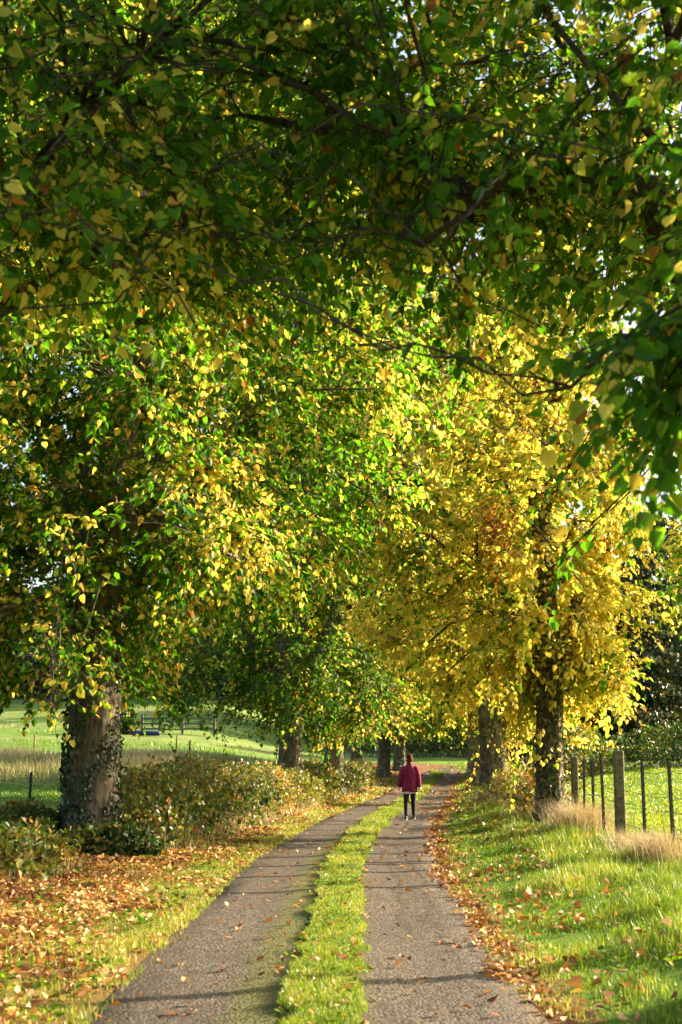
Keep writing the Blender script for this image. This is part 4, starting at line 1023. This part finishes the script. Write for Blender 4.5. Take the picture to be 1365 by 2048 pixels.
def skin_mesh(verts, edges, radii, lev=1):
    me = bpy.data.meshes.new('skel'); bm = bmesh.new(); lay = bm.verts.layers.skin.verify()
    vs2 = [bm.verts.new(v) for v in verts]
    for a, b in edges: bm.edges.new((vs2[a], vs2[b]))
    for i, v in enumerate(vs2):
        r = radii[i]; v[lay].radius = (r, r) if not isinstance(r, tuple) else r; v[lay].use_root = (i == 0)
    bm.to_mesh(me); bm.free()
    o = bpy.data.objects.new('skel', me); COL.objects.link(o)
    o.modifiers.new('skin', 'SKIN'); sb = o.modifiers.new('sub', 'SUBSURF'); sb.levels = lev; sb.render_levels = lev
    dg = bpy.context.evaluated_depsgraph_get(); dg.update()
    r = bpy.data.meshes.new_from_object(o.evaluated_get(dg))
    bpy.data.objects.remove(o); return r

def person():
    px, py = 1.80, 38.0; gz = float(surf(np.array([px]), np.array([py]), lat([px], [py]))[0])
    root = thing('person', 'walker seen from behind in a burgundy jacket, black leggings and dark shoes with white soles', 'person', (px, py, gz))
    root.rotation_euler = (0, 0, rad(-4))
    V, E, R = [], [], []
    def v(p, r, par=None):
        V.append(p); R.append(r)
        if par is not None: E.append((par, len(V) - 1))
        return len(V) - 1
    pel = v((0, 0, .90), .115); sp = v((0, -.005, 1.05), .11, pel); ch = v((0, .0, 1.24), .125, sp); nb = v((0, -.005, 1.39), .07, ch); nk = v((0, .012, 1.455), .05, nb)
    h1 = v((0, .022, 1.53), .074, nk); h2 = v((0, .018, 1.60), .080, h1)
    shoulders, hips = {}, {}
    for sx, fy, kb in ((-1, -.10, 0.0), (1, .12, .02)):
        hip = v((sx * .085, 0, .85), .09, pel); kn = v((sx * .093, fy * .5 + .025, .47), .055, hip); an = v((sx * .095, fy - .02, .085), .036, kn); v((sx * .105, fy + .09, .035), .030, an)
        sh = v((sx * .16, 0, 1.33), .05, ch)
        el = v((sx * .235, -.03 + fy * .2, 1.07), .040, sh); wr = v((sx * .258, (.03 - fy * .6), .835), .027, el)
        pm = v((sx * .262, (.045 - fy * .6), .775), (.018, .034), wr)
        base = Vector(V[pm])
        for k, (dy, ln) in enumerate(((.030, .070), (.010, .078), (-.010, .072), (-.028, .056))):
            a = v((base.x - sx * .002, base.y + dy * .9, base.z - .035), .0088, pm)
            b = v((base.x - sx * .006, base.y + dy + .006, base.z - .035 - ln * .5), .008, a)
            v((base.x - sx * .018, base.y + dy + .014, base.z - .035 - ln), .0068, b)
        a = v((base.x - sx * .012, base.y + .038, base.z + .012), .0098, pm); v((base.x - sx * .020, base.y + .060, base.z - .028), .0082, a)
    me = skin_mesh(V, E, R, 2)
    # face: nose, chin, brow and ears pulled out of the head
    bm = bmesh.new(); bm.from_mesh(me)
    for w in bm.verts:
        c = w.co
        if c.z > 1.46:
            d = c - Vector((0, .02, 1.565)); w.co.x *= .93
            if c.y > .07:
                k = math.exp(-(c.x / .016) ** 2 - ((c.z - 1.55) / .022) ** 2); w.co.y += .026 * k
                w.co.y -= .010 * (math.exp(-((abs(c.x) - .032) / .016) ** 2 - ((c.z - 1.575) / .014) ** 2)); w.co.y += .008 * math.exp(-(c.x / .03) ** 2 - ((c.z - 1.485) / .02) ** 2)
                w.co.y += .005 * math.exp(-(c.x / .022) ** 2 - ((c.z - 1.517) / .008) ** 2)
            e = math.exp(-((c.y - .012) / .016) ** 2 - ((c.z - 1.56) / .026) ** 2) * (abs(c.x) > .05); w.co.x += math.copysign(.018 * e, c.x); w.co.y -= .008 * e
    bm.to_mesh(me); bm.free()
    for p in me.polygons: p.use_smooth = True
    link('body', me, SKIN, root)
    for sx in (-1, 1):
        m = MB(); m.tube([(sx * .031, .088, 1.574), (sx * .031, .097, 1.574), (sx * .031, .100, 1.574)], [.011, .009, .003], 8); m.build('eye', SHOE, root)
    # hair: a cap of short tousled hair, back and sides
    rng = np.random.default_rng(4); m = MB(); rings = []
    K = 20
    for i, t in enumerate(np.linspace(0, 1, 9)):
        ring = []
        for j in range(K):
            a = 2 * math.pi * j / K; back = .5 - .5 * math.sin(a)
            lowz = 1.60 - .135 * back ** .8
            z = lowz + (1.70 - lowz) * math.sin(t * math.pi / 2); rr = math.cos(t * math.pi / 2) ** .55 * (1 - .1 * (1 - t) * back)
            n = 1 + .05 * math.sin(7 * a + 9 * t) + rng.normal(0, .018)
            ring.append((.098 * rr * math.cos(a) * n, .006 + .112 * rr * math.sin(a) * n, z + rng.normal(0, .002)))
        rings.append(ring)
    m.loft(rings); m.build('hair', HAIR, root)
    # jacket: body with soft folds, collar and two sleeves in one piece
    m = MB(); K = 36; rings = []
    prof = [(.715, .205, .150), (.72, .212, .157), (.80, .208, .153), (.92, .200, .145), (1.05, .194, .138), (1.16, .196, .138), (1.25, .196, .137), (1.31, .178, .125), (1.36, .135, .105), (1.40, .092, .085), (1.425, .078, .075), (1.465, .070, .072), (1.462, .058, .060)]
    for z, rx, ry in prof:
        ring = []
        for j in range(K):
            a = 2 * math.pi * j / K; f = 1 + (.022 * math.sin(5 * a + 3 * z) + .016 * math.sin(9 * a - 8 * z)) * smst(1.38, 1.0, z) + .008 * math.sin(14 * z + 2 * a)
            ring.append((rx * math.copysign(abs(math.cos(a)) ** .85, math.cos(a)) * f, .0 + ry * math.sin(a) * f, z + .012 * math.sin(3 * a + 1) * (z < .75)))
        rings.append(ring)
    m.loft(rings)
    for sx, fy in ((-1, -.10), (1, .12)):
        wy = .03 - fy * .6
        m.tube([(sx * .11, 0, 1.345), (sx * .160, 0, 1.315), (sx * .198, -.01, 1.23), (sx * .232, -.03 + fy * .2, 1.09), (sx * .243, -.015 + fy * .0, 1.02), (sx * .252, wy * .7, .92), (sx * .258, wy, .845), (sx * .258, wy, .842)], [.06, .078, .072, .064, .060, .056, .054, .044], 16)
    m.build('jacket', COAT, root)
    m = MB()
    for sx, fy in ((-1, -.10), (1, .12)):
        wy = .03 - fy * .6; m.tube([(sx * .258, wy, .86), (sx * .259, wy + .006, .80), (sx * .259, wy + .006, .798)], [.040, .042, .034], 14)
    rings = []
    for z, rx, ry in ((.80, .185, .13), (.70, .190, .137), (.676, .188, .135), (.675, .17, .12)):
        rings.append([(rx * math.cos(2 * math.pi * j / 30) * (1 + .02 * math.sin(6 * j)), ry * math.sin(2 * math.pi * j / 30), z + .012 * math.sin(j * .42 + 2) * (z < .69)) for j in range(30)])
    m.loft(rings); m.build('shirt', SHIRT, root)
    m = MB()
    for sx, fy in ((-1, -.10), (1, .12)):
        m.tube([(sx * .060, 0, .90), (sx * .083, 0, .80), (sx * .088, .01 + fy * .2, .66), (sx * .092, .022 + fy * .5, .50), (sx * .094, .02 + fy * .55, .44), (sx * .095, -.005 + fy * .75, .32), (sx * .096, -.018 + fy, .14), (sx * .096, -.02 + fy, .105)], [.10, .100, .086, .066, .063, .061, .044, .043], 16)
    m.build('leggings', LEGG, root)
    for sx, fy in ((-1, -.10), (1, .12)):
        m = MB(); rings = []
        for y_, w, z1 in ((-.085, .020, .055), (-.08, .030, .085), (-.05, .037, .112), (0, .040, .110), (.05, .044, .085), (.10, .045, .065), (.145, .036, .052), (.165, .018, .040)):
            rings.append([(sx * .10 + w * math.cos(t), fy + y_, .022 + (z1 - .022) * max(0, math.sin(t)) - .004 * (math.sin(t) < 0)) for t in np.linspace(0, 2 * math.pi, 14, endpoint=False)])
        m.loft(rings); sh = m.build('shoe', SHOE, root)
        m = MB(); o = [(-.092, .022), (-.07, .037), (0, .042), (.08, .049), (.14, .042), (.174, .020)]
        ring = [(sx * .10 + w, fy + y_) for y_, w in o] + [(sx * .10 - w, fy + y_) for y_, w in reversed(o)]
        m.loft([[(a, b, z) for a, b in ring] for z in (.001, .028)]); m.build('sole', SOLE, sh)
person()

# sticks blown down on the tarmac
STICK = plain('dead_stick', (.24, .15, .09), .9, .15, scale=30, col2=(.13, .08, .05))
for x, y, ln, rz, sd_, lab in ((-1.62, 10.9, .42, .35, 1, 'thin pale stick with a side twig on the left tarmac edge'), (-1.05, 9.75, .34, .9, 2, 'forked brown stick on the left tarmac near the bottom'), (.95, 13.2, .20, 2.4, 3, 'short stick among the leaves on the right tarmac')):
    g = random.Random(sd_); m = MB()
    pts = [(ln * (t - .5), .03 * math.sin(5 * t + sd_) + g.uniform(-.008, .008), .010 + .006 * math.sin(7 * t)) for t in np.linspace(0, 1, 8)]
    m.tube(pts, [.007 * (1 - .6 * t) for t in np.linspace(0, 1, 8)], 6)
    for k in (2, 4, 5):
        p = pts[k]; m.tube([p, (p[0] + .05, p[1] + g.choice((-1, 1)) * .05, p[2] + .012), (p[0] + .10, p[1] + g.choice((-1, 1)) * .08, p[2] + .008)], [.004, .003, .0015], 5)
    o = m.build('fallen_stick', STICK); o.location = (x, y, float(surf(np.array([x]), np.array([y]), lat([x], [y]))[0])); o.rotation_euler = (0, 0, rz)
    tag(o, lab, 'stick', 'sticks on the lane')

# broad-leaved weeds in the verges and rough tussocks in the far pasture
def weeds():
    P, Tt, Nn, S, HU = [], [], [], [], []
    def add(nc, u0, u1, y0, y1, k, r, size, hlo, hhi):
        x, y, u = scatter(nc, u0, u1, y0, y1)
        for i in range(nc):
            a = rg.uniform(0, 2 * np.pi, k); q = r * rg.uniform(.15, 1, k); px, py = x[i] + q * np.cos(a), y[i] + q * np.sin(a)
            P.append(np.c_[px, py, np.full(k, 0.0)]); Tt.append(np.c_[np.cos(a), np.sin(a), rg.uniform(.1, .9, k)]); Nn.append(np.c_[-.4 * np.cos(a), -.4 * np.sin(a), np.ones(k)] + rg.normal(0, .25, (k, 3)))
            S.append(size * rg.uniform(.5, 1.3, k)); HU.append(rg.uniform(hlo, hhi, k))
    add(80, 1.75, 4.4, 9, 30, 8, .07, .055, .15, .5); add(9, 2.6, 4.5, 12, 34, 6, .09, .10, .2, .5); add(120, -.26, .3, 8.8, 30, 6, .05, .035, .1, .5)
    add(130, -3.4, -1.7, 9, 30, 8, .08, .06, .1, .55); add(60, 1.8, 4.6, 30, 60, 8, .12, .09, .1, .5)
    p = np.concatenate(P); p[:, 2] = surf(p[:, 0], p[:, 1], lat(p[:, 0], p[:, 1])) + rg.uniform(.02, .10, len(p)) + (np.abs(lat(p[:, 0], p[:, 1])) < .33) * .03
    o = leaf_obj('verge_weeds', p, np.concatenate(Tt), np.concatenate(Nn), np.concatenate(S), np.concatenate(HU), GRASS)
    tag(o, 'broad-leaved weeds scattered through the verge grass', 'weeds', None, 'stuff')
    n = 16000; y = 84 + 76 * rg.uniform(0, 1, n); x = -6 - rg.uniform(0, 1, n) * (6 + y * .26)
    d = fnoise(x * .3, y * .18, 1.5, 71) + .5 * fnoise(x * 1.1, y * .7, 1.5, 72); k = d > .35; x, y, d = x[k], y[k], d[k]; k = lat(x, y) < -6; x, y, d = x[k], y[k], d[k]
    grass_obj('pasture_tussocks', 'rough darker tussocks dotted over the far left pasture', x, y, H(x, y) - .03, .16 + .08 * d, .05, .5, np.clip(.42 + rg.normal(0, .12, len(x)), 0, 1))
weeds()
